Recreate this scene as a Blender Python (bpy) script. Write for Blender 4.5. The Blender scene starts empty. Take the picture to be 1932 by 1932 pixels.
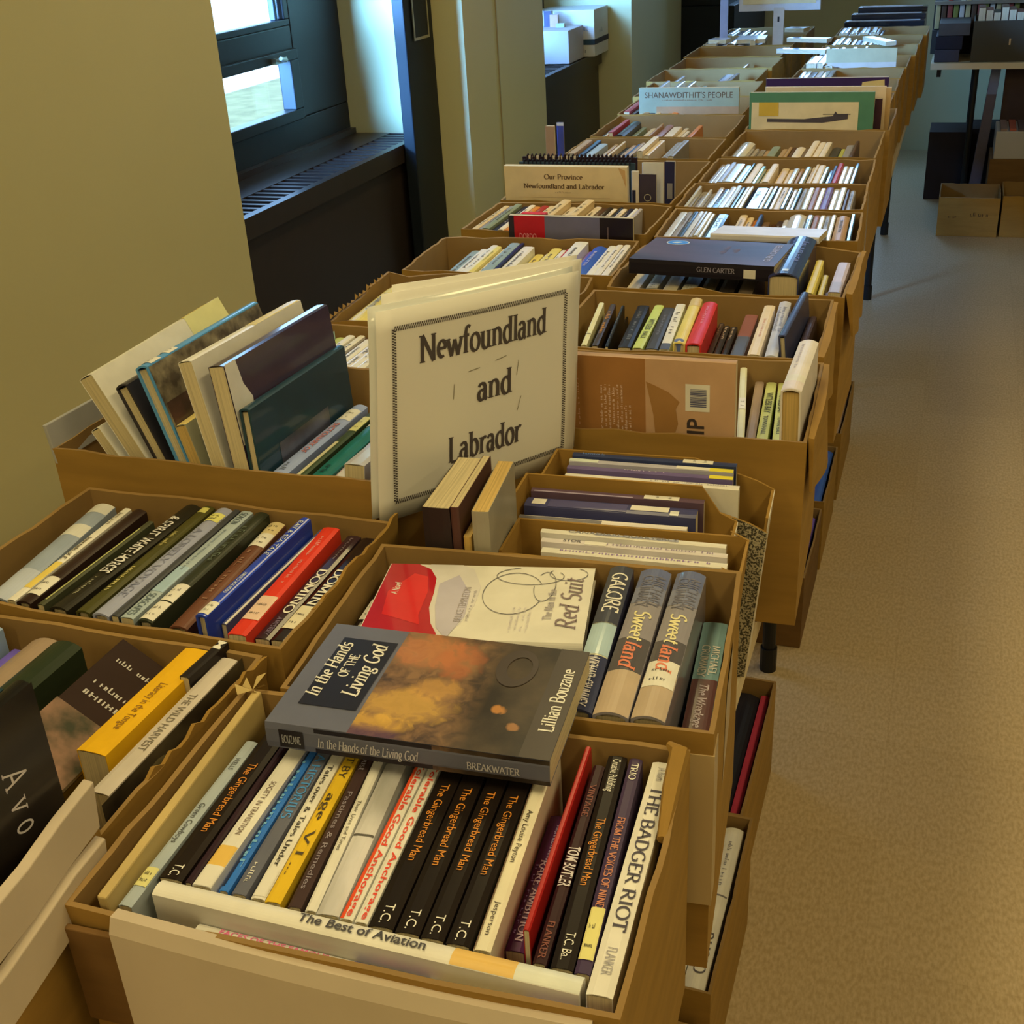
import bpy, math, random
from mathutils import Matrix, Vector

# ------------------------------------------------------------------ camera, world, light, exposure
scn = bpy.context.scene
COL = scn.collection
cam_data = bpy.data.cameras.new('camera')
cam = bpy.data.objects.new('camera', cam_data)
COL.objects.link(cam)
CR = Vector((0.94424582, 0.324874, -0.05344821))
CU = Vector((-0.102175, 0.44346774, 0.89044743))
CF = Vector((-0.31298578, 0.8353402, -0.45193657))
cam.matrix_world = Matrix(((CR.x, CU.x, -CF.x, 0), (CR.y, CU.y, -CF.y, 0), (CR.z, CU.z, -CF.z, 1.6), (0, 0, 0, 1)))
cam_data.sensor_width = 36.0
cam_data.lens = 36.0 * 2275.9 / 1932.0
cam_data.clip_start = 0.02
cam_data.clip_end = 200
scn.camera = cam

scn.view_settings.view_transform = 'Standard'
scn.view_settings.look = 'None'
scn.view_settings.gamma = 1.0
scn.view_settings.use_curve_mapping = False
scn.view_settings.exposure = 0.0

world = bpy.data.worlds.new('overcast_sky')
scn.world = world
world.use_nodes = True
wn = world.node_tree
wn.nodes.clear()
wo = wn.nodes.new('ShaderNodeOutputWorld')
wb = wn.nodes.new('ShaderNodeBackground')
wb.inputs[0].default_value = (0.34, 0.60, 1.0, 1)
wb.inputs[1].default_value = 10.0
wn.links.new(wb.outputs[0], wo.inputs[0])


def area_light(name, loc, size, energy, color, rot=(0, 0, 0), portal=False, spread=180):
    d = bpy.data.lights.new(name, 'AREA')
    d.shape = 'RECTANGLE'
    d.size, d.size_y = size
    d.energy = energy
    d.color = color
    d.cycles.is_portal = portal
    d.spread = math.radians(spread)
    o = bpy.data.objects.new(name, d)
    o.location = loc
    o.rotation_euler = rot
    COL.objects.link(o)
    return o


WARM = (1.0, 0.79, 0.36)
CEIL = 2.75
TUBES = [(-0.75, 2.75), (0.9, 2.75), (-0.75, 0.4), (0.9, 0.4), (2.8, 1.5), (-0.75, -1.7), (0.9, -1.7)]  # last pair, behind the camera, added to brighten the faces turned towards it
for (lx, ly) in TUBES:
    area_light('ceiling_light_lamp', (lx, ly, CEIL - 0.045), (0.28, 1.15), 13, WARM)
# daylight through the windows (sky sampled through each opening)
area_light('window_light_helper', (-1.99, 3.0, 1.75), (1.6, 1.7), 1, (1, 1, 1), (0, math.radians(-90), 0), True)
area_light('window_light_helper', (-1.99, 5.25, 1.75), (1.6, 1.4), 1, (1, 1, 1), (0, math.radians(-90), 0), True)
area_light('window_light_helper', (-1.02, 8.52, 1.98), (1.45, 1.4), 1, (1, 1, 1), (math.radians(-90), 0, 0), True)
# added lamps outside both side windows, narrowed to brighten the reveals blue
REVEAL_FILL = (0.17, 0.46, 1.0)
area_light('window_light_helper', (-2.22, 2.30, 1.62), (.9, .7), 130, REVEAL_FILL, (0, math.radians(-84), math.radians(70)), spread=64)
area_light('window_light_helper', (-2.22, 4.55, 1.62), (.9, .7), 60, REVEAL_FILL, (0, math.radians(-84), math.radians(70)), spread=64)
try:
    scn.cycles.use_denoising = True
    scn.cycles.max_bounces = 8
    scn.cycles.sample_clamp_indirect = 6
except Exception:
    pass

random.seed(7)


# ------------------------------------------------------------------ materials
def lin1(v):
    v /= 255.0
    return v / 12.92 if v <= 0.04045 else ((v + 0.055) / 1.055) ** 2.4


def lin(h):
    return tuple(lin1(int(h[i:i + 2], 16)) for i in (0, 2, 4))


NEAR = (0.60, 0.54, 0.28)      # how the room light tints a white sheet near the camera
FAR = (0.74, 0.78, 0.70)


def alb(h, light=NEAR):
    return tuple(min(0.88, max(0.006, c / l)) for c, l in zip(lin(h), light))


MATS = {}


def material(key, rgb, rough=0.5, spec=0.35, coat=0.0, noise=0.0, nscale=40.0, metal=0.0, bump=0.0, emit=None, rgb2=None, stretch=None):
    if key in MATS:
        return MATS[key]
    m = bpy.data.materials.new(key)
    m.use_nodes = True
    nt = m.node_tree
    b = nt.nodes['Principled BSDF']
    b.inputs['Base Color'].default_value = (*rgb, 1)
    b.inputs['Roughness'].default_value = rough
    b.inputs['Specular IOR Level'].default_value = spec
    b.inputs['Coat Weight'].default_value = coat
    b.inputs['Coat Roughness'].default_value = 0.08
    b.inputs['Metallic'].default_value = metal
    if noise > 0 or rgb2 or bump:
        tc = nt.nodes.new('ShaderNodeTexCoord')
        mp = nt.nodes.new('ShaderNodeMapping')
        if stretch:
            mp.inputs['Scale'].default_value = stretch
        nz = nt.nodes.new('ShaderNodeTexNoise')
        nz.inputs['Scale'].default_value = nscale
        nz.inputs['Detail'].default_value = 5
        nt.links.new(tc.outputs['Object'], mp.inputs[0])
        nt.links.new(mp.outputs[0], nz.inputs['Vector'])
        if noise > 0 or rgb2:
            rp = nt.nodes.new('ShaderNodeValToRGB')
            rp.color_ramp.elements[0].position = 0.35
            rp.color_ramp.elements[1].position = 0.65
            lo = rgb2 if rgb2 else tuple(c * (1 - noise) for c in rgb)
            rp.color_ramp.elements[0].color = (*lo, 1)
            rp.color_ramp.elements[1].color = (*rgb, 1)
            nt.links.new(nz.outputs['Fac'], rp.inputs[0])
            nt.links.new(rp.outputs[0], b.inputs['Base Color'])
        if bump:
            bp = nt.nodes.new('ShaderNodeBump')
            bp.inputs['Strength'].default_value = bump
            bp.inputs['Distance'].default_value = 0.002
            nt.links.new(nz.outputs['Fac'], bp.inputs['Height'])
            nt.links.new(bp.outputs[0], b.inputs['Normal'])
    if emit:
        b.inputs['Emission Color'].default_value = (*emit[0], 1)
        b.inputs['Emission Strength'].default_value = emit[1]
    MATS[key] = m
    return m


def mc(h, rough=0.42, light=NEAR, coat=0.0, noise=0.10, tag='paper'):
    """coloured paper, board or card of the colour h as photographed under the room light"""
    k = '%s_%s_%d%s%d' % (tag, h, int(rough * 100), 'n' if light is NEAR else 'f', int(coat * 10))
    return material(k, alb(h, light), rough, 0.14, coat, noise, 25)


def ink(h, light=NEAR):
    return material('ink_' + h + ('n' if light is NEAR else 'f'), alb(h, light), 0.5)


CARD = material('corrugated_card', (0.38, 0.225, 0.055), 0.75, 0.25, 0, 0.16, 9, stretch=(1, 1, 6), bump=0.05)
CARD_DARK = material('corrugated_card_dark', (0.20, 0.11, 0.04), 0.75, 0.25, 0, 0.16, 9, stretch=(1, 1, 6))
CARD_IN = material('card_inside', (0.33, 0.21, 0.085), 0.8, 0.2, 0, 0.12, 14)
CARD_WHITE = material('white_printed_card', (0.62, 0.53, 0.44), 0.55, 0.3, 0, 0.08, 12)
CARD_YEL = material('yellow_card_liner', (0.62, 0.48, 0.22), 0.7, 0.3, 0, 0.15, 12)
PAGES = material('page_edges', (0.72, 0.63, 0.43), 0.8, 0.2, 0, 0.25, 60, stretch=(12, 1, 0.15))
PAGES_YEL = material('yellowed_page_edges', (0.70, 0.50, 0.20), 0.8, 0.2, 0, 0.25, 60, stretch=(12, 1, 0.15))
TAPE = material('packing_tape', (0.55, 0.42, 0.24), 0.18, 0.5, 0.3)


# ------------------------------------------------------------------ mesh helpers
class MB:
    """collects shapes and links them as ONE mesh object"""

    def __init__(self):
        self.v, self.f, self.m = [], [], []

    def add(self, verts, faces, mi=0):
        n = len(self.v)
        self.v += [tuple(p) for p in verts]
        self.f += [tuple(i + n for i in fc) for fc in faces]
        self.m += [mi] * len(faces)
        return self

    def box(self, lo, hi, mi=0):
        x0, y0, z0 = lo
        x1, y1, z1 = hi
        return self.add([(x0, y0, z0), (x1, y0, z0), (x1, y1, z0), (x0, y1, z0), (x0, y0, z1), (x1, y0, z1), (x1, y1, z1), (x0, y1, z1)],
                        [(0, 3, 2, 1), (4, 5, 6, 7), (0, 1, 5, 4), (1, 2, 6, 5), (2, 3, 7, 6), (3, 0, 4, 7)], mi)

    def hexa(self, p, mi=0):
        """eight corners: bottom ring then top ring"""
        return self.add(p, [(0, 3, 2, 1), (4, 5, 6, 7), (0, 1, 5, 4), (1, 2, 6, 5), (2, 3, 7, 6), (3, 0, 4, 7)], mi)

    def prism(self, poly, axis, a, b, mi=0):
        """polygon of (u,v) extruded along axis 'x','y' or 'z' from a to b"""
        def p3(u, v, w):
            return {'x': (w, u, v), 'y': (u, w, v), 'z': (u, v, w)}[axis]
        n = len(poly)
        vs = [p3(u, v, a) for u, v in poly] + [p3(u, v, b) for u, v in poly]
        fs = [tuple(range(n))[::-1], tuple(range(n, 2 * n))] + [(i, (i + 1) % n, n + (i + 1) % n, n + i) for i in range(n)]
        return self.add(vs, fs, mi)

    def tube(self, pts, r, seg=10, mi=0):
        pts = [Vector(p) for p in pts]
        rings = []
        for i, p in enumerate(pts):
            d = (pts[min(i + 1, len(pts) - 1)] - pts[max(i - 1, 0)]).normalized()
            a = d.cross(Vector((0, 0, 1)))
            if a.length < 1e-4:
                a = d.cross(Vector((0, 1, 0)))
            a.normalize()
            b = d.cross(a)
            rr = r[i] if isinstance(r, (list, tuple)) else r
            rings.append([p + a * rr * math.cos(2 * math.pi * k / seg) + b * rr * math.sin(2 * math.pi * k / seg) for k in range(seg)])
        vs = [q for ring in rings for q in ring]
        fs = []
        for i in range(len(pts) - 1):
            for k in range(seg):
                fs.append((i * seg + k, i * seg + (k + 1) % seg, (i + 1) * seg + (k + 1) % seg, (i + 1) * seg + k))
        fs.append(tuple(range(seg))[::-1])
        fs.append(tuple(range((len(pts) - 1) * seg, len(pts) * seg)))
        return self.add(vs, fs, mi)

    def build(self, name, mats, parent=None, mat=None, bevel=0):
        me = bpy.data.meshes.new(name)
        me.from_pydata(self.v, [], self.f)
        if not isinstance(mats, (list, tuple)):
            mats = [mats]
        for m in mats:
            me.materials.append(m)
        for p, mi in zip(me.polygons, self.m):
            p.material_index = mi
        me.update()
        o = bpy.data.objects.new(name, me)
        COL.objects.link(o)
        if parent:
            o.parent = parent
        if mat is not None:
            o.matrix_world = mat
        if bevel:
            bv = o.modifiers.new('edge', 'BEVEL')
            bv.width = bevel
            bv.segments = 2
            bv.limit_method = 'ANGLE'
        return o


LABELS = {}


def tag(o, label, cat, group=None):
    assert label not in LABELS or group, label
    LABELS[label] = 1
    o['label'] = label
    o['category'] = cat
    if group:
        o['group'] = group
    return o


def struct(o):
    o['kind'] = 'structure'
    return o


def place(loc, yaw=0.0, lean=0.0, pitch=0.0):
    """matrix: lean turns about the length (y), pitch about x, yaw (degrees) about z"""
    return Matrix.Translation(loc) @ Matrix.Rotation(math.radians(yaw), 4, 'Z') @ Matrix.Rotation(math.radians(pitch), 4, 'X') @ Matrix.Rotation(math.radians(lean), 4, 'Y')


def axes(loc, ax, ay, az):
    """matrix from three axis directions"""
    ay = Vector(ay).normalized()
    az = Vector(ax).cross(ay).normalized()
    ax = ay.cross(az)
    return Matrix(((ax.x, ay.x, az.x, loc[0]), (ax.y, ay.y, az.y, loc[1]), (ax.z, ay.z, az.z, loc[2]), (0, 0, 0, 1)))


# ------------------------------------------------------------------ lettering
def arc(cx, cy, rx, ry, a0, a1, n=14):
    return [(cx + rx * math.cos(math.radians(a0 + (a1 - a0) * i / n)), cy + ry * math.sin(math.radians(a0 + (a1 - a0) * i / n))) for i in range(n + 1)]


X = 0.66
# serif letter shapes: advance, strokes, serif positions
G = {
 'A': (.78, [[(.05, 0), (.38, 1)], [(.38, 1), (.72, 0)], [(.17, .36), (.58, .36)]], [(.05, 0), (.72, 0)]),
 'B': (.70, [[(.14, 0), (.14, 1)], [(.14, 1), (.34, 1)] + arc(.36, .76, .20, .24, 90, -90) + [(.14, .52)], [(.34, .52)] + arc(.36, .26, .25, .26, 90, -90) + [(.14, 0)]], [(.14, 0), (.14, 1)]),
 'C': (.74, [arc(.42, .5, .34, .5, 48, 312, 24)], []),
 'D': (.78, [[(.14, 0), (.14, 1)], [(.14, 1), (.34, 1)] + arc(.34, .5, .35, .5, 90, -90, 20) + [(.14, 0)]], [(.14, 0), (.14, 1)]),
 'E': (.64, [[(.14, 0), (.14, 1)], [(.14, 1), (.56, 1), (.56, .86)], [(.14, .52), (.46, .52)], [(.14, 0), (.58, 0), (.58, .15)]], [(.14, 0), (.14, 1)]),
 'F': (.60, [[(.14, 0), (.14, 1)], [(.14, 1), (.56, 1), (.56, .86)], [(.14, .52), (.46, .52)]], [(.14, 0), (.14, 1)]),
 'G': (.80, [arc(.42, .5, .34, .5, 48, 320, 24), [(.68, .08), (.68, .44), (.5, .44)]], []),
 'H': (.82, [[(.14, 0), (.14, 1)], [(.68, 0), (.68, 1)], [(.14, .52), (.68, .52)]], [(.14, 0), (.14, 1), (.68, 0), (.68, 1)]),
 'I': (.36, [[(.18, 0), (.18, 1)]], [(.18, 0), (.18, 1)]),
 'J': (.46, [[(.3, 1), (.3, .1), (.22, -.08), (.06, -.1)]], [(.3, 1)]),
 'K': (.76, [[(.14, 0), (.14, 1)], [(.62, 1), (.18, .48)], [(.28, .58), (.68, 0)]], [(.14, 0), (.14, 1), (.62, 1), (.68, 0)]),
 'L': (.62, [[(.14, 0), (.14, 1)], [(.14, 0), (.58, 0), (.58, .16)]], [(.14, 0), (.14, 1)]),
 'M': (.96, [[(.12, 0), (.15, 1)], [(.15, 1), (.47, .1)], [(.47, .1), (.79, 1)], [(.79, 1), (.83, 0)]], [(.12, 0), (.15, 1), (.83, 0), (.79, 1)]),
 'N': (.84, [[(.14, 0), (.14, 1)], [(.14, 1), (.70, 0)], [(.70, 0), (.70, 1)]], [(.14, 0), (.12, 1), (.70, 1)]),
 'O': (.84, [arc(.42, .5, .36, .5, 0, 360, 28)], []),
 'P': (.64, [[(.14, 0), (.14, 1)], [(.14, 1), (.32, 1)] + arc(.34, .74, .23, .26, 90, -90) + [(.14, .48)]], [(.14, 0), (.14, 1)]),
 'R': (.74, [[(.14, 0), (.14, 1)], [(.14, 1), (.32, 1)] + arc(.34, .75, .22, .25, 90, -90) + [(.14, .5)], [(.32, .5), (.68, 0)]], [(.14, 0), (.14, 1), (.68, 0)]),
 'S': (.58, [arc(.29, .75, .21, .25, 40, 250, 14) + arc(.29, .25, .23, .27, 80, -140, 14)], []),
 'T': (.68, [[(.34, 0), (.34, 1)], [(.05, .85), (.05, 1), (.63, 1), (.63, .85)]], [(.34, 0)]),
 'U': (.80, [[(.14, 1), (.14, .32)] + arc(.4, .32, .26, .34, 180, 360) + [(.66, 1)]], [(.14, 1), (.66, 1)]),
 'V': (.76, [[(.05, 1), (.38, 0)], [(.38, 0), (.70, 1)]], [(.05, 1), (.70, 1)]),
 'W': (1.04, [[(.05, 1), (.3, 0)], [(.3, 0), (.52, .9)], [(.52, .9), (.74, 0)], [(.74, 0), (.99, 1)]], [(.05, 1), (.99, 1)]),
 'Z': (.66, [[(.06, .84), (.06, 1), (.58, 1), (.06, 0), (.6, 0), (.6, .16)]], []),
 'Y': (.72, [[(.06, 1), (.36, .48)], [(.66, 1), (.36, .48)], [(.36, .48), (.36, 0)]], [(.06, 1), (.66, 1), (.36, 0)]),
 'a': (.52, [[(.08, .54), (.12, .62), (.22, X), (.32, .62), (.37, .52), (.37, .06), (.46, 0)], arc(.2, .2, .14, .2, 60, 360, 14) + [(.36, .26), (.36, .38), (.26, .4)]], []),
 'b': (.60, [[(.14, 0), (.14, 1)], arc(.31, .33, .2, .33, 150, -150, 18)], [(.12, 1)]),
 'c': (.50, [arc(.30, .33, .22, .33, 45, 315, 18)], []),
 'd': (.60, [[(.45, 0), (.45, 1)], arc(.28, .33, .2, .33, 30, 330, 18)], [(.43, 1), (.47, 0)]),
 'e': (.52, [[(.09, .38), (.46, .38)] + arc(.28, .36, .19, .30, 5, 300, 18)], []),
 'f': (.38, [[(.17, 0), (.17, .78), (.21, .95), (.30, 1), (.40, .94)], [(.05, X), (.34, X)]], [(.17, 0)]),
 'g': (.56, [arc(.26, .42, .18, .23, 0, 360, 18), [(.2, .2), (.12, .1), (.2, .03), (.40, .0)] + arc(.28, -.14, .2, .14, 40, -220, 14), [(.4, .58), (.52, .64)]], []),
 'h': (.62, [[(.14, 0), (.14, 1)], [(.14, .45)] + arc(.31, .45, .17, .21, 150, 0) + [(.48, 0)]], [(.14, 0), (.12, 1), (.48, 0)]),
 'i': (.30, [[(.15, 0), (.15, X)], [(.15, .84), (.15, .95)]], [(.15, 0), (.13, X)]),
 'k': (.58, [[(.14, 0), (.14, 1)], [(.46, X), (.16, .3)], [(.24, .38), (.52, 0)]], [(.14, 0), (.12, 1), (.52, 0)]),
 'l': (.30, [[(.15, 0), (.15, 1)]], [(.15, 0), (.13, 1)]),
 'm': (.92, [[(.14, 0), (.14, X)], [(.14, .45)] + arc(.30, .45, .16, .21, 150, 0) + [(.46, 0)], [(.46, .45)] + arc(.62, .45, .16, .21, 150, 0) + [(.78, 0)]], [(.14, 0), (.12, X), (.46, 0), (.78, 0)]),
 'n': (.62, [[(.14, 0), (.14, X)], [(.14, .45)] + arc(.31, .45, .17, .21, 150, 0) + [(.48, 0)]], [(.14, 0), (.12, X), (.48, 0)]),
 'o': (.58, [arc(.29, .33, .22, .33, 0, 360, 22)], []),
 'p': (.60, [[(.14, -.3), (.14, X)], arc(.31, .33, .2, .33, 150, -150, 18)], [(.14, -.3), (.12, X)]),
 'r': (.44, [[(.14, 0), (.14, X)], [(.14, .42), (.22, .58), (.32, X), (.41, .6)]], [(.14, 0), (.12, X)]),
 's': (.44, [arc(.22, .49, .15, .17, 40, 250, 12) + arc(.22, .17, .16, .18, 80, -140, 12)], []),
 't': (.38, [[(.17, .88), (.17, .12), (.24, .02), (.36, .06)], [(.05, X), (.34, X)]], []),
 'u': (.62, [[(.13, X), (.13, .2)] + arc(.29, .2, .16, .2, 180, 330) + [(.46, .2)], [(.46, X), (.46, 0)]], [(.11, X), (.44, X), (.48, 0)]),
 'v': (.56, [[(.05, X), (.28, 0)], [(.28, 0), (.5, X)]], [(.05, X), (.5, X)]),
 'w': (.82, [[(.05, X), (.24, 0)], [(.24, 0), (.41, .6)], [(.41, .6), (.58, 0)], [(.58, 0), (.77, X)]], [(.05, X), (.77, X)]),
 'y': (.56, [[(.05, X), (.28, .02)], [(.5, X), (.2, -.25), (.08, -.3)]], [(.05, X), (.5, X)]),
 'z': (.5, [[(.06, .56), (.06, X), (.44, X), (.08, 0), (.44, 0), (.44, .12)]], []),
 "'": (.22, [[(.11, 1), (.09, .78)]], []),
 '.': (.24, [[(.1, 0), (.1, .1)]], []),
 ',': (.24, [[(.12, .08), (.07, -.14)]], []),
 '&': (.8, [[(.7, 0), (.2, .7), (.22, .95), (.38, .98), (.46, .8), (.12, .3), (.18, .04), (.4, 0), (.66, .42)]], []),
}
TXT = {}


def stroke(mb, pts, thick, thin, flip=False):
    fine = [pts[0]]
    for a, b in zip(pts, pts[1:]):
        k = max(1, int(math.hypot(b[0] - a[0], b[1] - a[1]) / .16 + .5))
        fine += [(a[0] + (b[0] - a[0]) * i / k, a[1] + (b[1] - a[1]) * i / k) for i in range(1, k + 1)]
    pts = fine
    n = len(pts)
    closed = n > 3 and math.hypot(pts[0][0] - pts[-1][0], pts[0][1] - pts[-1][1]) < 1e-6
    L, R = [], []
    for i, (x, y) in enumerate(pts):
        a = pts[i - 1] if i else (pts[-2] if closed else pts[0])
        b = pts[i + 1] if i < n - 1 else (pts[1] if closed else pts[-1])
        dx, dy = b[0] - a[0], b[1] - a[1]
        d = math.hypot(dx, dy) or 1
        dx, dy = dx / d, dy / d
        w = thin + (thick - thin) * abs(dy * math.cos(.3) - dx * math.sin(.3))
        L.append((x - dy * w / 2, y + dx * w / 2))
        R.append((x + dy * w / 2, y - dx * w / 2))
    mb.add([(p[0], p[1], 0) for p in L] + [(p[0], p[1], 0) for p in R], [(n + i, n + i + 1, i + 1, i) for i in range(n - 1)])


def text2d(s, font='serif', thick=.15):
    """(verts, faces, width) with capital height 1"""
    k = (s, font, thick)
    if k in TXT:
        return TXT[k]
    mb = MB()
    if font == 'serif' or font == 'italic':
        x = 0
        for ch in s:
            if ch == ' ':
                x += .32
                continue
            g = G.get(ch) or G.get(ch.lower()) or G['o']
            sub = MB()
            for st in g[1]:
                stroke(sub, st, thick, .085)
            for (sx, sy) in g[2]:
                up = 0 if sy <= 0 else -.045
                sub.add([(sx - .13, sy + up, 0), (sx + .13, sy + up, 0), (sx + .13, sy + up + .045, 0), (sx - .13, sy + up + .045, 0)], [(0, 1, 2, 3)])
            sh = .22 if font == 'italic' else 0
            mb.add([(x + p[0] + sh * p[1], p[1], 0) for p in sub.v], sub.f)
            x += g[0]
        w = x
    else:
        cu = bpy.data.curves.new('lettering', 'FONT')
        cu.body = s
        cu.size = 1.0
        cu.offset = .018 if font == 'bold' else 0.0
        cu.resolution_u = 3
        o = bpy.data.objects.new('lettering', cu)
        COL.objects.link(o)
        dg = bpy.context.evaluated_depsgraph_get()
        me = bpy.data.meshes.new_from_object(o.evaluated_get(dg))
        q = 1 / .70
        mb.add([(v.co.x * q, v.co.y * q, 0) for v in me.vertices], [tuple(p.vertices) for p in me.polygons])
        w = max([v.co.x for v in me.vertices] or [1]) * q
        bpy.data.objects.remove(o)
        bpy.data.meshes.remove(me)
        bpy.data.curves.remove(cu)
    TXT[k] = (mb.v, mb.f, w)
    return TXT[k]


def scribble2d(n, seed):
    """small print too small to read: a row of short irregular dashes, capital height 1"""
    r = random.Random(seed)
    mb = MB()
    x = 0
    for i in range(n):
        if r.random() < .16:
            x += .45
            continue
        w = r.uniform(.22, .5)
        h = r.choice((.62, .66, .7, 1.0))
        mb.add([(x, 0, 0), (x + .12, 0, 0), (x + .12, h, 0), (x, h, 0)], [(0, 1, 2, 3)])
        if r.random() < .75:
            y = r.choice((0, .28, h - .12))
            mb.add([(x, y, 0), (x + w, y, 0), (x + w, y + .12, 0), (x, y + .12, 0)], [(0, 1, 2, 3)])
        if r.random() < .5:
            mb.add([(x + w - .1, 0, 0), (x + w, 0, 0), (x + w, .6, 0), (x + w - .1, .6, 0)], [(0, 1, 2, 3)])
        x += w + .14
    return mb.v, mb.f, max(x, .5)


def lettering(parent, name, txt, mapper, size, mats, x0=0, y0=0, font='serif', width=None, thick=.15, align='left'):
    """txt with capital height size; mapper(u,v) gives the local point on the surface"""
    if isinstance(txt, tuple):
        v, f, w = scribble2d(*txt)
    else:
        v, f, w = text2d(txt, font, thick)
    sx = width / w if width else size
    off = x0 - (w * sx / 2 if align == 'center' else (w * sx if align == 'right' else 0))
    mb = MB()
    mb.add([mapper(off + p[0] * sx, y0 + p[1] * size) for p in v], f)
    return mb.build(name, mats, parent)


def patch(parent, name, mapper, u0, v0, u1, v1, mats, nu=1, nv=1):
    mb = MB()
    vs = [mapper(u0 + (u1 - u0) * i / nu, v0 + (v1 - v0) * j / nv) for j in range(nv + 1) for i in range(nu + 1)]
    fs = [(j * (nu + 1) + i, j * (nu + 1) + i + 1, (j + 1) * (nu + 1) + i + 1, (j + 1) * (nu + 1) + i) for j in range(nv) for i in range(nu)]
    mb.add(vs, fs)
    return mb.build(name, mats, parent)


def polyon(parent, name, mapper, pts, mats):
    mb = MB()
    mb.add([mapper(u, v) for u, v in pts], [tuple(range(len(pts)))])
    return mb.build(name, mats, parent)


# ------------------------------------------------------------------ books
def spine_z(u, t, hc):
    """height of the spine surface at offset u from its middle"""
    q = min(1.0, abs(2 * u / t))
    return -(0.16 * t * q * q if hc else 0.0012 * q ** 6)


def book_mesh(L, W, t, hc, simple=False):
    """spine up at z=0, length along y, boards down to z=-W"""
    ct = .0024 if hc else .0006
    n = 8 if hc else 4
    us = [-t / 2 + t * i / n for i in range(n + 1)]
    outer = [(-t / 2, -W)] + [(u, spine_z(u, t, hc)) for u in us] + [(t / 2, -W)]
    inner = [(t / 2 - ct, -W)] + [(max(-t / 2 + ct, min(t / 2 - ct, u)), spine_z(u, t, hc) - ct) for u in reversed(us)] + [(-t / 2 + ct, -W)]
    mb = MB()
    poly = outer + inner
    m = len(poly)
    vs = [(u, -L / 2, z) for u, z in poly] + [(u, L / 2, z) for u, z in poly]
    fs = [(i, (i + 1) % m, m + (i + 1) % m, m + i)[::-1] for i in range(m)]
    k = len(outer)
    for base, fl in ((0, False), (m, True)):
        for i in range(k - 1):
            q = (base + i, base + i + 1, base + m - 2 - i, base + m - 1 - i)
            fs.append(q if not fl else q[::-1])
    mb.add(vs, fs, 0)
    return mb, ct


def page_block(mb, L, W, t, hc, ct, mi):
    i = .003 if hc else .0003
    top = -(.16 * t * .5 + ct + .002) if hc else -.002
    mb.box((-t / 2 + ct, -L / 2 + i, -W + i), (t / 2 - ct, L / 2 - i, top), mi)


NSEED = [0]


def book(label, M, L, W, t, color, hc=False, pages=PAGES, cat='book', group=None, kind=None, rough=.36, coat=0.0, light=NEAR, simple=False,
         title=None, bands=(), stickers=(), extra=None):
    """title: list of (text, s0, s1, size/t, colour, font, offset); bands: (s0, s1, colour, u0, u1); stickers: (s0, s1, colour)
    s runs from the head (back end, 0) to the tail (front end, 1) of the spine"""
    mb, ct = book_mesh(L, W, t, hc)
    cm = color if not isinstance(color, str) else mc(color, rough, light, coat, tag='cover')
    kind = kind or ('hardcover_book' if hc else 'paperback_book')
    if simple:
        page_block(mb, L, W, t, hc, ct, 1)
        o = mb.build(kind, [cm, pages], None, M)
    else:
        o = mb.build(kind, cm, None, M)
        pb = MB()
        page_block(pb, L, W, t, hc, ct, 0)
        pb.build('page_block', pages, o)
    tag(o, label, cat, group)

    def sm(lift):
        return lambda u, v: (v, L / 2 - u, spine_z(v, t, hc) + lift)
    for (s0, s1, c, u0, u1) in bands:
        patch(o, 'spine_band', sm(.0003), s0 * L, t / 2 * u0, s1 * L, t / 2 * u1, c if not isinstance(c, str) else mc(c, rough, light, coat, tag='band'), 1, 8)
    for (s0, s1, c) in stickers:
        st = patch(o, 'call_number_sticker', sm(.0006), s0 * L, -t / 2 * .94, s1 * L, t / 2 * .94, mc(c, .45, light, tag='sticker'), 1, 8)
        NSEED[0] += 1
        for r in range(2):
            lettering(st, 'sticker_print', (5, NSEED[0] * 3 + r), lambda u, v: (u, L / 2 - (s0 + (s1 - s0) * (.42 + .36 * r)) * L + v, spine_z(u, t, hc) + .0009), min(.0045, (s1 - s0) * L * .2), ink('3a3424', light), -t * .3, 0, width=t * .55)
    for ti in (title or ()):
        txt, s0, s1, size, c, font, off = ti
        h = size * t
        lettering(o, 'spine_title', txt, sm(.0006 if not hc else (.0007 if font in ('serif', 'italic') else .0006 + .16 * h * h / t)), h, ink(c, light), s0 * L, -h * .42 + off * t, font, width=(s1 - s0) * L)
    if extra:
        extra(o, L, W, t)
    return o


def front_face(L, W, t, lift=.0004):
    """mapper for the front board (+x side): u from spine to fore-edge, v up towards the head, both from the lower left corner"""
    return lambda u, v: (t / 2 + lift, -L / 2 + v, -u)


def back_face(L, W, t, lift=.0004):
    return lambda u, v: (-t / 2 - lift, -L / 2 + v, -W + u)


# ------------------------------------------------------------------ cartons
BOX = {}


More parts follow.
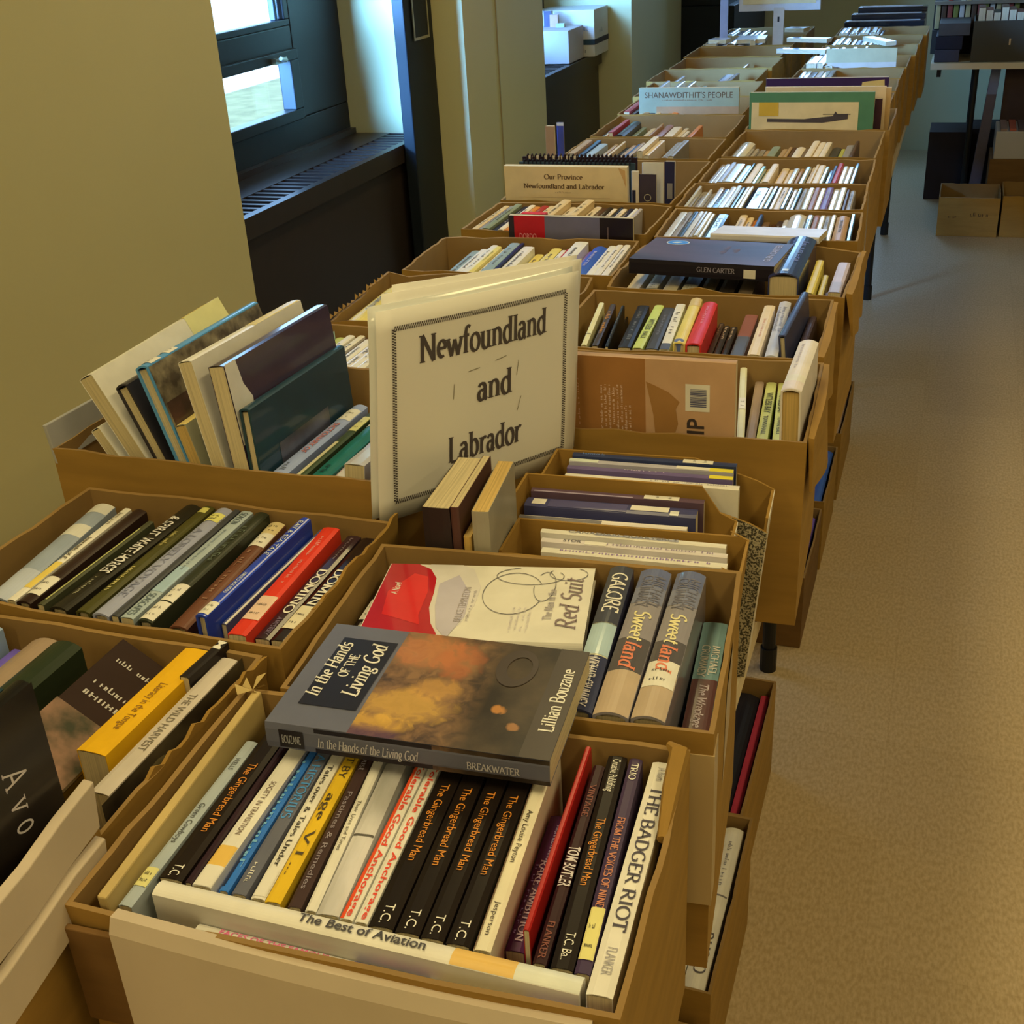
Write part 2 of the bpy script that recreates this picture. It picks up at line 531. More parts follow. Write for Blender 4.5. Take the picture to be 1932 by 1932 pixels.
def carton(key, label, cx, cy, w, d, yaw, ztop, zbot, floor_up=.05, outside=None, inside=None, group=None, taper=.001, kind='cardboard_box', seed=0, tape=False, wear=.0015, handle=False):
    """open carton; its folded bottom flaps lie floor_up above its underside"""
    rnd = random.Random(seed * 17 + int(cx * 1000) + int(cy * 1000))
    outside = outside or CARD
    inside = inside or CARD_IN
    T = .0045
    M = place((cx, cy, zbot), yaw)
    h = ztop - zbot
    n = 10
    o_r, i_r, o_b, i_b = [], [], [], []

    def ring(w_, d_):
        pts = []
        for (a, b) in (((-1, -1), (1, -1)), ((1, -1), (1, 1)), ((1, 1), (-1, 1)), ((-1, 1), (-1, -1))):
            for i in range(n):
                s = i / n
                pts.append(((a[0] + (b[0] - a[0]) * s) * w_ / 2, (a[1] + (b[1] - a[1]) * s) * d_ / 2))
        return pts
    top = ring(w, d)
    bot = ring(w - taper * 2, d - taper * 2)
    ti = ring(w - 2 * T, d - 2 * T)
    bi = ring(w - 2 * T - taper * 2, d - 2 * T - taper * 2)
    zs = [h + rnd.uniform(-wear, wear) * 1.2 for _ in top]
    for i in range(len(top)):          # the sides bow out a little in the middle
        k = i % n
        bow = .0025 * math.sin(math.pi * k / n) * rnd.uniform(.2, 1)
        side = i // n
        nx, ny = ((0, -1), (1, 0), (0, 1), (-1, 0))[side]
        top[i] = (top[i][0] + nx * bow, top[i][1] + ny * bow)
        ti[i] = (ti[i][0] + nx * bow, ti[i][1] + ny * bow)
    mb = MB()
    N = len(top)
    vs = [(p[0], p[1], 0) for p in bot] + [(p[0], p[1], z) for p, z in zip(top, zs)] + [(p[0], p[1], z - .0005) for p, z in zip(ti, zs)] + [(p[0], p[1], floor_up) for p in bi]
    fo = [(i, (i + 1) % N, N + (i + 1) % N, N + i) for i in range(N)]
    fr = [(N + i, N + (i + 1) % N, 2 * N + (i + 1) % N, 2 * N + i) for i in range(N)]
    fi = [(2 * N + i, 2 * N + (i + 1) % N, 3 * N + (i + 1) % N, 3 * N + i) for i in range(N)]
    mb.add(vs, [], 0)
    mb.f += fo + fr + fi + [tuple(range(3 * N, 4 * N)), tuple(range(N))[::-1]]
    mb.m += [0] * N + [1] * N + [1] * N + [1, 0]
    o = mb.build(kind, [outside, inside], None, M)
    tag(o, label, 'box', group or 'open cartons of books on the tables')
    if tape:
        tb = MB()
        tb.box((w / 2 - .02, -d / 2 - .0012, h * .3), (w / 2 + .0012, -d / 2 + .03, h * .92))
        tb.build('packing_tape', TAPE, o)
    BOX[key] = dict(o=o, cx=cx, cy=cy, w=w, d=d, yaw=yaw, ztop=ztop, floor=zbot + floor_up, M=M, h=h)
    return o

# ------------------------------------------------------------------ the room
WALL = material('cream_wall_paint', (0.53, 0.495, 0.29), 0.6, 0.2, 0, 0.03, 3, bump=0.02)
FLOOR = material('vinyl_floor', (0.43, 0.36, 0.26), 0.44, 0.17, 0, 0, 1)
nt = FLOOR.node_tree
b = nt.nodes['Principled BSDF']
tc = nt.nodes.new('ShaderNodeTexCoord')
n1 = nt.nodes.new('ShaderNodeTexNoise'); n1.inputs['Scale'].default_value = 170; n1.inputs['Detail'].default_value = 3
mp = nt.nodes.new('ShaderNodeMapping'); mp.inputs['Scale'].default_value = (1, .45, 1)
br = nt.nodes.new('ShaderNodeTexBrick')
br.offset = 0.0
br.inputs['Color1'].default_value = (1, 1, 1, 1); br.inputs['Color2'].default_value = (.93, .92, .90, 1)
br.inputs['Mortar'].default_value = (.90, .89, .86, 1)
br.inputs['Scale'].default_value = 1.0
br.inputs['Mortar Size'].default_value = 0.0015
br.inputs['Brick Width'].default_value = 0.305
br.inputs['Row Height'].default_value = 0.305
rp = nt.nodes.new('ShaderNodeValToRGB')
rp.color_ramp.elements[0].position = .36; rp.color_ramp.elements[1].position = .66
rp.color_ramp.elements[0].color = (.47, .36, .215, 1); rp.color_ramp.elements[1].color = (.60, .475, .31, 1)
mx = nt.nodes.new('ShaderNodeMixRGB'); mx.blend_type = 'MULTIPLY'; mx.inputs[0].default_value = 1
nt.links.new(tc.outputs['Object'], mp.inputs[0]); nt.links.new(mp.outputs[0], n1.inputs['Vector']); nt.links.new(n1.outputs['Fac'], rp.inputs[0])
nt.links.new(tc.outputs['Object'], br.inputs['Vector'])
nt.links.new(rp.outputs[0], mx.inputs[1]); nt.links.new(br.outputs['Color'], mx.inputs[2]); nt.links.new(mx.outputs[0], b.inputs['Base Color'])
FRAME = material('dark_window_frame', (0.016, 0.018, 0.022), 0.4, 0.25, 0.0)
COVER = material('brown_radiator_enamel', (0.030, 0.022, 0.020), 0.30, 0.35, 0.0, 0.1, 20)
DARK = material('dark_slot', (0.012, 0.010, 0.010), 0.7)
GLASS = bpy.data.materials.new('window_glass')
GLASS.use_nodes = True
gn = GLASS.node_tree
gn.nodes.clear()
g_o = gn.nodes.new('ShaderNodeOutputMaterial')
g_m = gn.nodes.new('ShaderNodeMixShader')
g_t = gn.nodes.new('ShaderNodeBsdfTransparent')
g_g = gn.nodes.new('ShaderNodeBsdfGlossy')
g_t.inputs[0].default_value = (.94, .97, .98, 1)
g_g.inputs['Roughness'].default_value = 0.02
g_m.inputs[0].default_value = 0.06
gn.links.new(g_t.outputs[0], g_m.inputs[1])
gn.links.new(g_g.outputs[0], g_m.inputs[2])
gn.links.new(g_m.outputs[0], g_o.inputs[0])
PAVE = material('pale_pavement', (.55, .48, .40), .9, .1, 0, .15, 1.5)
LAWN = material('lawn', (0.22, 0.19, 0.085), 0.9, 0.1, 0, 0.3, 4)
METAL = material('brushed_metal', (0.55, 0.52, 0.46), 0.3, 0.5, 0, metal=1.0)
CEILM = material('ceiling_board', (0.74, 0.70, 0.60), 0.9)

PX = -1.49          # room face of the piers
WX = -1.95          # plane of the windows
SILL = 0.93
struct(MB().box((-2.1, -3.0, -0.06), (5.2, 8.7, 0.0)).build('floor', FLOOR))
struct(MB().box((-2.1, -3.0, CEIL), (5.2, 8.7, CEIL + .08)).build('ceiling', CEILM))


def slab(name, lo, hi):
    return struct(MB().box(lo, hi).build(name, WALL))


slab('wall_left', (-2.05, -3.0, 0), (PX, 2.37, CEIL))                 # pier beside the nearest cartons
p2 = slab('wall_left.001', (-2.05, 3.8, 0), (PX, 4.62, CEIL))         # pier between the two windows
slab('wall_left.002', (-2.05, 5.98, 0), (PX, 7.12, CEIL))
slab('wall_left.003', (-2.05, 2.37, 0), (WX - .02, 3.8, SILL - .02))
slab('wall_left.004', (-2.05, 2.37, 2.45), (WX - .02, 3.8, CEIL))
slab('wall_left.005', (-2.05, 4.62, 0), (WX - .02, 5.98, SILL - .02))
slab('wall_left.006', (-2.05, 4.62, 2.45), (WX - .02, 5.98, CEIL))
slab('wall_left.007', (-2.05, 7.12, 0), (-1.75, 8.6, CEIL))
slab('wall_right', (5.0, -3.0, 0), (5.1, 8.6, CEIL))
slab('wall_near', (-2.05, -3.1, 0), (5.1, -3.0, CEIL))
# far end wall with its wide window
slab('wall_far', (-2.05, 8.5, 0), (5.1, 8.6, 1.3))
slab('wall_far.001', (-2.05, 8.5, 2.68), (5.1, 8.6, CEIL))
slab('wall_far.002', (-0.3, 8.5, 1.3), (5.1, 8.6, 2.68))
slab('wall_far.003', (-2.05, 8.5, 1.3), (-1.74, 8.6, 2.68))
wf = MB()
for xx in (-1.74, -1.04, -.34):
    wf.box((xx, 8.49, 1.3), (xx + .04, 8.56, 2.68))
for zz in (1.3, 2.64):
    wf.box((-1.74, 8.49, zz), (-.3, 8.56, zz + .04))
w3 = struct(wf.build('window_3', FRAME))
struct(MB().box((-1.73, 8.53, 1.31), (-.31, 8.535, 2.66)).build('window_glass', GLASS, w3))
struct(MB().box((PX + .001, 3.8 + .30, 0), (PX + .004, 3.8 + .306, CEIL)).build('trim_1', material('pier_seam', (.30, .25, .13), .6)))

# ground outside
struct(MB().box((-10.5, -30, -.9), (-2.3, 60, -.8)).build('lawn', LAWN))
struct(MB().box((-60, -30, -.9), (-10.5, 60, -.79)).build('pavement', PAVE))


def window(name, y0, y1, glass_end):
    """casement window in the recess: fixed light above, hopper sash below; glass stops at glass_end"""
    m = MB()
    x0, x1 = WX - .03, WX + .03
    m.box((x0, y0, SILL), (x1, y1, 1.03))                       # bottom rail
    m.box((x0, y0, 1.225), (x1, glass_end + .05, 1.30))                      # transom
    m.box((x0, y0, 2.40), (x1, y1, 2.45))
    m.box((x0, glass_end + .05, 1.03), (x1, y1, 2.40))          # wide jamb towards the reveal
    m.box((x0, y0, 1.03), (x1, y0 + .06, 2.40))
    m.box((x0 + .005, glass_end - .45, 1.30), (x0 + .03, glass_end - .43, 2.4)) if False else None
    o = struct(m.build(name, FRAME, bevel=.004))
    s = MB()                                                    # lower sash
    s.box((WX, y0 + .06, 1.03), (WX + .045, glass_end + .05, 1.062))
    s.box((WX, y0 + .06, 1.205), (WX + .045, glass_end + .05, 1.235))
    s.box((WX, glass_end, 1.062), (WX + .045, glass_end + .05, 1.205))
    s.box((WX, y0 + .06, 1.062), (WX + .045, y0 + .1, 1.205))
    struct(s.build('hopper_sash', FRAME, o, bevel=.003))
    u = MB()
    u.box((WX, y0 + .06, 1.30), (WX + .03, glass_end + .05, 1.318))
    u.box((WX, glass_end + .02, 1.318), (WX + .03, glass_end + .05, 2.40))
    u.box((WX, glass_end - .015, 1.318), (WX + .02, glass_end - .0, 2.40))
    struct(u.build('upper_sash', FRAME, o, bevel=.003))
    struct(MB().box((WX - .004, y0 + .06, 1.03), (WX + .0, glass_end + .05, 1.225)).build('lower_pane', GLASS, o))
    struct(MB().box((WX - .004, y0 + .06, 1.30), (WX + .0, glass_end + .05, 2.40)).build('upper_pane', GLASS, o))
    h = MB()
    h.box((WX + .045, glass_end - .115, 1.206), (WX + .06, glass_end - .045, 1.222))
    h.tube([(WX + .06, glass_end - .08, 1.214), (WX + .075, glass_end - .08, 1.216), (WX + .08, glass_end - .12, 1.224)], .006, 8)
    struct(h.build('latch_handle', METAL, o))
    return o


window('window_1', 2.37, 3.8, 3.42)
window('window_2', 4.62, 5.98, 5.60)


def radiator(label, y0, y1):
    """enamelled cover with a sloped-edge top and a row of slots along the front"""
    xf = -1.635
    m = MB()
    m.box((WX, y0, SILL - .03), (xf - .135, y1, SILL))                   # back strip of the top
    m.box((xf - .025, y0, SILL - .03), (xf, y1, SILL))                   # front nosing
    n = int((y1 - y0) / .042)
    for i in range(n + 1):
        y = y0 + (y1 - y0) * i / n
        m.box((xf - .136, max(y0, y - .008), SILL - .012), (xf - .024, min(y1, y + .008), SILL - .001))
    m.prism([(xf - .02, SILL - .03), (xf, SILL - .03), (xf, SILL - .055), (xf - .02, SILL - .06)], 'y', y0, y1)
    o = m.build('radiator_cover', COVER)
    MB().box((xf - .05, y0, 0), (xf - .018, y1, SILL - .03)).build('front_panel', COVER, o)
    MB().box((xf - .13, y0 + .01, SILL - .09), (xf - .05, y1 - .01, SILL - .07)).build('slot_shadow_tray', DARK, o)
    MB().box((WX + .03, y0 + .004, SILL), (WX + .055, y1 - .004, SILL + .018)).build('back_lip', COVER, o)
    return tag(o, label, 'radiator cover')


radiator('dark brown slotted radiator cover under the window nearest the camera', 2.38, 3.79)
radiator('dark brown radiator cover carrying two white cartons beyond the pier', 4.63, 5.97)

# dark upright post at the end of the first recess, with a blank plate
POST = material('dark_blue_paint', (0.008, 0.012, 0.018), 0.45, 0.2, 0.0)
po = MB().box((-1.63, 3.58, 0), (-1.592, 3.797, 2.45)).build('upright_post', POST, bevel=.003)
pl = MB()
pl.box((-1.5925, 3.635, 1.235), (-1.587, 3.745, 1.365))
fr = pl.build('blank_plate', POST, po, bevel=.002)
rim = MB()
for lo, hi in (((-1.588, 3.63, 1.23), (-1.585, 3.75, 1.238)), ((-1.588, 3.63, 1.362), (-1.585, 3.75, 1.37)), ((-1.588, 3.63, 1.238), (-1.585, 3.638, 1.362)), ((-1.588, 3.742, 1.238), (-1.585, 3.75, 1.362))):
    rim.box(lo, hi)
rim.build('plate_rim', METAL, fr)
tag(po, 'tall dark post with a metal-rimmed plate beside the window recess', 'post')

# dark tall cupboard against the wall at the far left
cb = MB().box((-1.745, 7.14, 0), (-1.2, 8.3, 1.02)).build('storage_cupboard', POST, bevel=.004)
MB().box((-1.745, 7.17, 1.02), (-1.24, 8.3, 2.05)).build('upper_cabinet', POST, cb, bevel=.004)
tag(cb, 'dark blue cupboard standing against the wall behind the far cartons', 'cupboard')

# ------------------------------------------------------------------ tables
TT = 0.74
TOP = material('table_laminate', (0.62, 0.50, 0.30), 0.45, 0.4, 0, 0.06, 30)
EDGE = material('table_edging', (0.70, 0.60, 0.42), 0.45)
LEG = material('black_leg_tube', (0.010, 0.010, 0.011), 0.4)


def folding_table(label, x0, x1, y0, y1, inset=.32, along='y'):
    o = MB().box((x0, y0, TT - .028), (x1, y1, TT)).build('folding_table', TOP)
    e = MB()
    e.box((x0 - .003, y0 - .003, TT - .03), (x0, y1 + .003, TT))
    e.box((x1, y0 - .003, TT - .03), (x1 + .003, y1 + .003, TT))
    e.box((x0, y0 - .003, TT - .03), (x1, y0, TT))
    e.box((x0, y1, TT - .03), (x1, y1 + .003, TT))
    e.build('edge_band', EDGE, o)
    a = MB()
    a.box((x0 + .03, y0 + .03, TT - .07), (x0 + .05, y1 - .03, TT - .028))
    a.box((x1 - .05, y0 + .03, TT - .07), (x1 - .03, y1 - .03, TT - .028))
    a.build('apron', LEG, o)
    pts = [(x, y) for x in (x0 + .095, x1 - .095) for y in (y0 + inset, y1 - inset)] if along == 'y' else [(x, y) for x in (x0 + inset, x1 - inset) for y in (y0 + .09, y1 - .09)]
    for (x, y) in pts:
        l = MB().tube([(x, y, .03), (x, y, TT - .03)], .015, 14).build('leg', LEG, o)
        MB().tube([(x, y, 0), (x, y, .06)], .019, 14).build('rubber_foot', LEG, l)
    return tag(o, label, 'table', 'folding tables in a row')


TABLES = ((.02, 2.44, .1, 'folding table under the nearest cartons with the paper sign'),
          (2.46, 4.88, .745, 'folding table under the middle stretch of book cartons'),
          (4.90, 6.6, .3, 'folding table at the far end of the book rows'))
for (a, c, ins, l) in TABLES:
    folding_table(l, -.95, -.18, a, c, ins)
folding_table('tan folding table standing crosswise at the far right under dark bins', -.14, 1.6, 6.86, 7.62, .22, 'x')

# ------------------------------------------------------------------ cartons on the tables
ZB = TT + .001
ORD = ['zeroth', 'first', 'second', 'third', 'fourth', 'fifth', 'sixth', 'seventh', 'eighth', 'ninth', 'tenth', 'eleventh', 'twelfth', 'thirteenth', 'fourteenth', 'fifteenth', 'sixteenth', 'seventeenth', 'eighteenth', 'nineteenth', 'twentieth', 'twenty-first', 'twenty-second', 'twenty-third', 'twenty-fourth', 'twenty-fifth', 'twenty-sixth', 'twenty-seventh', 'twenty-eighth', 'twenty-ninth', 'thirtieth', 'thirty-first', 'thirty-second']
#       key  cx     cy    w    d    yaw  rim   label
BOXES = [
 ('R1', -.334, .612, .390, .262, 2.4, 1.0, 'nearest carton of the right row, with a white front flap'),
 ('R2', -.328, .890, .375, .262, 4.7, 1.0, 'second carton of the right row, holding the thick rounded hardcovers'),
 ('R4', -.330, 1.497, .395, .285, 2, 1.0, 'right-row carton with the brown back cover facing out'),
 ('R5', -.350, 1.790, .398, .283, .7, 1.0, 'right-row carton holding the bright red book'),
 ('R6', -.335, 2.105, .398, .290, -.9, 1.0, 'right-row carton under the dark book with a blue sticker'),
 ('R7', -.342, 2.415, .383, .232, 2, 1.0, 'right-row carton just behind the blue-stickered dark book'),
 ('R8', -.352, 2.663, .384, .234, 1.5, 1.0, 'right-row carton of gleaming jackets, second behind the blue-stickered book'),
 ('R9', -.354, 2.925, .378, .270, .8, 1.0, 'right-row carton of pale books, third behind the blue-stickered book'),
 ('R10', -.356, 3.270, .372, .362, 0, 1.0, 'right-row carton directly in front of the green-framed book'),
 ('R11', -.352, 3.640, .385, .345, 0, 1.0, 'right-row carton holding the green-framed and purple books'),
 ('R12', -.365, 3.975, .36, .29, 0, 1.0, 'right-row carton hidden behind the tall purple book'),
 ('R13', -.365, 4.275, .36, .27, 1, 1.0, 'right-row carton second behind the tall purple book'),
 ('R14', -.365, 4.555, .36, .26, 0, 1.0, 'right-row carton in front of the pale green folder'),
 ('R15', -.360, 4.865, .365, .33, 0, 1.0, 'right-row carton holding the pale green folder'),
 ('R16', -.350, 5.210, .37, .32, 1, 1.0, 'right-row carton just beyond the pale green folder'),
 ('R17', -.345, 5.555, .37, .32, 0, 1.0, 'right-row carton crossed by the white plank-like gleam at the far end'),
 ('R18', -.335, 5.900, .38, .33, 0, 1.0, 'last carton of the right row'),
 ('L0', -.716, .350, .385, .345, 7, 1.022, 'white-flapped carton at the lower left corner'),
 ('L1', -.737, .668, .378, .245, 0, .995, 'left-row carton holding the orange book'),
 ('L2', -.734, .928, .400, .256, 0, 1.0, 'left-row carton of library discards with call number stickers'),
 ('L3', -.775, 1.235, .425, .332, 0, 1.04, 'left-row carton of tall leaning picture books'),
 ('L4', -.742, 1.560, .375, .245, 0, 1.0, 'left-row carton half hidden behind the sign, with the blue-jacketed book'),
 ('L5', -.755, 1.843, .385, .285, 3, 1.0, 'left-row carton with a torn left rim behind the sign'),
 ('L6', -.745, 2.130, .398, .244, 2.5, 1.0, 'left-row carton in front of the upright red and black book'),
 ('L7', -.745, 2.430, .39, .245, 0, 1.0, 'overfull left-row carton in front of the cream province book'),
 ('L8', -.752, 2.800, .39, .455, 0, 1.0, 'left-row carton holding the cream province book upright'),
 ('L9', -.762, 3.190, .385, .270, 1, 1.0, 'left-row carton just behind the comb-bound booklets'),
 ('L10', -.768, 3.525, .38, .355, 1, 1.0, 'left-row carton in front of the pale green title book'),
 ('L11', -.785, 3.880, .38, .32, 1, 1.0, 'left-row carton holding the pale green title book'),
 ('L12', -.820, 4.225, .385, .32, 1, 1.0, 'left-row carton just behind the pale green title book'),
 ('L13', -.855, 4.560, .385, .30, 0, 1.0, 'left-row carton with a single blue-white spine at far left'),
 ('L14', -.845, 4.890, .385, .30, 0, 1.0, 'left-row carton with a low grey strip inside'),
 ('L15', -.860, 5.240, .385, .32, 0, 1.0, 'empty-looking left-row carton in front of the white stand'),
 ('L16', -.860, 5.610, .385, .34, 0, 1.0, 'left-row carton around the white sign stand'),
 ('L17', -.850, 5.985, .385, .33, 0, 1.0, 'last carton of the left row'),
]
for i, (k, cx, cy, w, d, yaw, zt, lb) in enumerate(BOXES):
    fu = {'L0': .03, 'L3': .225}.get(k, .095)
    if k in ('L13', 'L14', 'L15', 'R18'):
        fu = .08
    carton(k, lb, cx, cy, w, d, yaw, zt, ZB, fu, seed=i, tape=k in ('R2', 'R5', 'R9'),
           outside=CARD, wear=.004 if k in ('L5', 'R6') else .0015)


def in_box(k, x, y, z):
    """point given in a carton's own frame (from its middle, z absolute)"""
    q = BOX[k]
    a = math.radians(q['yaw'])
    return Vector((q['cx'] + x * math.cos(a) - y * math.sin(a), q['cy'] + x * math.sin(a) + y * math.cos(a), z))


# flaps, tape and torn edges that show
b1 = BOX['R1']
fl = MB()
n = 14
vs = []
for i in range(n + 1):
    s = i / n
    x = -.152 + s * .330
    sag = -.006 * math.sin(s * math.pi * .9) - .010 * s
    for (dy, dz) in ((0.002, .006), (-.007, .007), (-.012, -.004), (-.022, -.10), (-.026, -.17)):
        vs.append((x + (0 if dz > -.05 else .012 * (1 - s) * -dz * 8), -b1['d'] / 2 + dy, b1['h'] + dz + sag))
fs = []
for i in range(n):
    for j in range(4):
        a = i * 5 + j
        fs.append((a, a + 1, a + 6, a + 5))
fl.add(vs, fs)
f1 = fl.build('front_flap', CARD_WHITE, b1['o'])
sd = f1.modifiers.new('thickness', 'SOLIDIFY'); sd.thickness = .003
ln = MB()
ln.hexa([(-b1['w'] / 2 + .024, -b1['d'] / 2 + .012, .10), (-b1['w'] / 2 + .029, -b1['d'] / 2 + .012, .10), (-b1['w'] / 2 + .024, b1['d'] / 2 - .008, .10), (-b1['w'] / 2 + .019, b1['d'] / 2 - .008, .10),
         (-b1['w'] / 2 + .020, -b1['d'] / 2 + .010, b1['h'] + .004), (-b1['w'] / 2 + .028, -b1['d'] / 2 + .010, b1['h'] + .004), (-b1['w'] / 2 + .022, b1['d'] / 2 - .008, b1['h'] + .006), (-b1['w'] / 2 + .014, b1['d'] / 2 - .008, b1['h'] + .006)])
ln.build('card_liner', CARD_YEL, b1['o'], bevel=.0015)
# second ply of the nearest carton's front rim
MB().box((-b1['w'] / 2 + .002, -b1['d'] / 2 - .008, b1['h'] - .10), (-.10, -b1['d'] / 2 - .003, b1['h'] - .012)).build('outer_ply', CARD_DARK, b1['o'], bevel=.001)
# crushed corner, back right of the nearest carton
tb = MB()
tb.tube([(b1['w'] / 2 - .004, b1['d'] / 2 - .10, b1['h'] - .004), (b1['w'] / 2 - .006, b1['d'] / 2 - .05, b1['h'] + .003), (b1['w'] / 2 - .006, b1['d'] / 2 - .014, b1['h'] + .007), (b1['w'] / 2 - .016, b1['d'] / 2 - .004, b1['h'] + .006)], [.004, .007, .008, .003], 8)
tb.build('crushed_corner', CARD, b1['o'])
# torn white paper at the back left corner
tp = MB()
for i, (a, r) in enumerate(((0, .012), (70, .018), (140, .010), (200, .014), (290, .009))):
    a = math.radians(a)
    tp.add([(-b1['w'] / 2 + .012, b1['d'] / 2 - .006, b1['h'] + .004), (-b1['w'] / 2 + .012 + r * math.cos(a), b1['d'] / 2 - .006 + r * math.sin(a), b1['h'] + .012), (-b1['w'] / 2 + .012 + r * math.cos(a + .6), b1['d'] / 2 - .006 + r * math.sin(a + .6), b1['h'] + .006)], [(0, 1, 2)])
tp.build('torn_paper', CARD_YEL, b1['o'])
# label stuck on the second carton's right side
b2 = BOX['R2']
MB().add([(b2['w'] / 2 + .0018, -.03, b2['h'] - .03), (b2['w'] / 2 + .0018, .03, b2['h'] - .012), (b2['w'] / 2 + .0005, .028, b2['h'] - .10), (b2['w'] / 2 + .0005, -.034, b2['h'] - .13)], [(0, 1, 2, 3)]).build('taped_label', TAPE, b2['o'])
# white flaps of the lower left carton
b0 = BOX['L0']
for j, (zz, dx, dd) in enumerate(((.026, -.004, .036), (-.012, .004, .036))):
    m = MB()
    vs = []
    for i in range(9):
        y = -b0['d'] / 2 + i / 8 * b0['d'] * (1 - .04 * j)
        wv = .002 * math.sin(i * 1.9 + j)
        vs += [(b0['w'] / 2 + dx + .002, y, b0['h'] + zz + wv), (b0['w'] / 2 + dx + .010, y, b0['h'] + zz - .002 + wv), (b0['w'] / 2 + dx + .013, y - .01, b0['h'] + zz - dd + wv), (b0['w'] / 2 + dx + .003, y - .01, b0['h'] + zz - dd + wv)]
    fs = []
    for i in range(8):
        for k in range(4):
            fs.append((i * 4 + k, i * 4 + (k + 1) % 4, i * 4 + 4 + (k + 1) % 4, i * 4 + 4 + k))
    fs += [(3, 2, 1, 0), (32, 33, 34, 35)]
    m.add(vs, fs)
    m.build('white_flap', CARD_WHITE, b0['o'], bevel=.001)
# grey printed flap standing up on the carton of picture books
b3 = BOX['L3']
MB().hexa([(-b3['w'] / 2, -b3['d'] / 2, b3['h'] - .02), (-b3['w'] / 2 + .005, -b3['d'] / 2, b3['h'] - .02), (-b3['w'] / 2 + .005, b3['d'] / 2, b3['h'] - .02), (-b3['w'] / 2, b3['d'] / 2, b3['h'] - .02),
           (-b3['w'] / 2 - .006, -b3['d'] / 2, b3['h'] + .030), (-b3['w'] / 2 - .001, -b3['d'] / 2, b3['h'] + .030), (-b3['w'] / 2 - .001, b3['d'] / 2, b3['h'] + .022), (-b3['w'] / 2 - .006, b3['d'] / 2, b3['h'] + .022)]).build('raised_flap', mc('8b8668', .6, tag='grey_card'), b3['o'], bevel=.001)
# out-turned side flap, fifth and sixth cartons on the aisle side
for kk, yo in (('R4', -.02), ('R5', 0), ('R6', .01)):
    q = BOX[kk]
    m = MB()
    vs = []
    for i in range(9):
        s = i / 8
        y = -q['d'] / 2 * .92 + s * q['d'] * .92
        o_ = .010 + .006 * math.sin(s * 5 + yo * 50)
        vs += [(q['w'] / 2 + .001, y, q['h'] + .002), (q['w'] / 2 + .006 + o_ * .4, y, q['h'] + .001), (q['w'] / 2 + .004 + o_, y, q['h'] - .07 - .05 * s), (q['w'] / 2 + .001 + o_, y, q['h'] - .07 - .05 * s)]
    fs = []
    for i in range(8):
        for k in range(4):
            fs.append((i * 4 + k, i * 4 + (k + 1) % 4, i * 4 + 4 + (k + 1) % 4, i * 4 + 4 + k))
    fs += [(3, 2, 1, 0), (32, 33, 34, 35)]
    m.add(vs, fs)
    m.build('side_flap', CARD, q['o'])
# torn flaps standing up along the seam between the two rows
for kk, y0, y1, hh, out, sd_ in (('L2', -.06, .128, .010, .006, 4), ('L1', -.06, .118, .008, .008, 8)):
    q = BOX[kk]
    m = MB()
    r2 = random.Random(sd_)
    N_ = 16
    vs = []
    for i in range(N_ + 1):
        y = y0 + (y1 - y0) * i / N_
        h_ = hh * (.35 + .65 * i / N_) + r2.uniform(-.004, .004)
        vs += [(q['w'] / 2 - .003, y, q['h'] - .03), (q['w'] / 2 + .0012, y, q['h'] - .03), (q['w'] / 2 + out * (i / N_), y, q['h'] + h_), (q['w'] / 2 - .004 + out * (i / N_), y, q['h'] + h_ - .001)]
    fs = []
    for i in range(N_):
        for k in range(4):
            fs.append((i * 4 + k, i * 4 + (k + 1) % 4, i * 4 + 4 + (k + 1) % 4, i * 4 + 4 + k))
    fs += [(3, 2, 1, 0), (N_ * 4, N_ * 4 + 1, N_ * 4 + 2, N_ * 4 + 3)]
    m.add(vs, fs)
    m.build('torn_flap', CARD, q['o'])
# torn left edge of the carton behind the sign
q = BOX['L5']
m = MB()
rr = random.Random(3)
for i in range(16):
    y = -q['d'] / 2 + i / 16 * q['d']
    h_ = rr.uniform(.001, .009)
    m.add([(-q['w'] / 2, y, q['h'] - .002), (-q['w'] / 2, y + q['d'] / 15, q['h'] - .002), (-q['w'] / 2 - .003, y + q['d'] / 30, q['h'] + h_), (-q['w'] / 2 + .004, y + q['d'] / 40, q['h'] + h_ * .5)], [(0, 1, 2), (0, 2, 3), (1, 3, 2)])
m.build('torn_edge', CARD_IN, q['o'])


def spine_up(fx, fy, bx, by, z, W, lean=0.0, L=None):
    """matrix and length of a book whose spine runs from a front point to a back point"""
    d = Vector((bx - fx, by - fy, 0))
    Lm = d.length
    yaw = math.degrees(math.atan2(-d.x, d.y))
    if L and L > Lm:
        e = d.normalized() * (L - Lm)
        bx, by = bx + e.x, by + e.y
        Lm = L
    return place(((fx + bx) / 2, (fy + by) / 2, z), yaw, lean), Lm


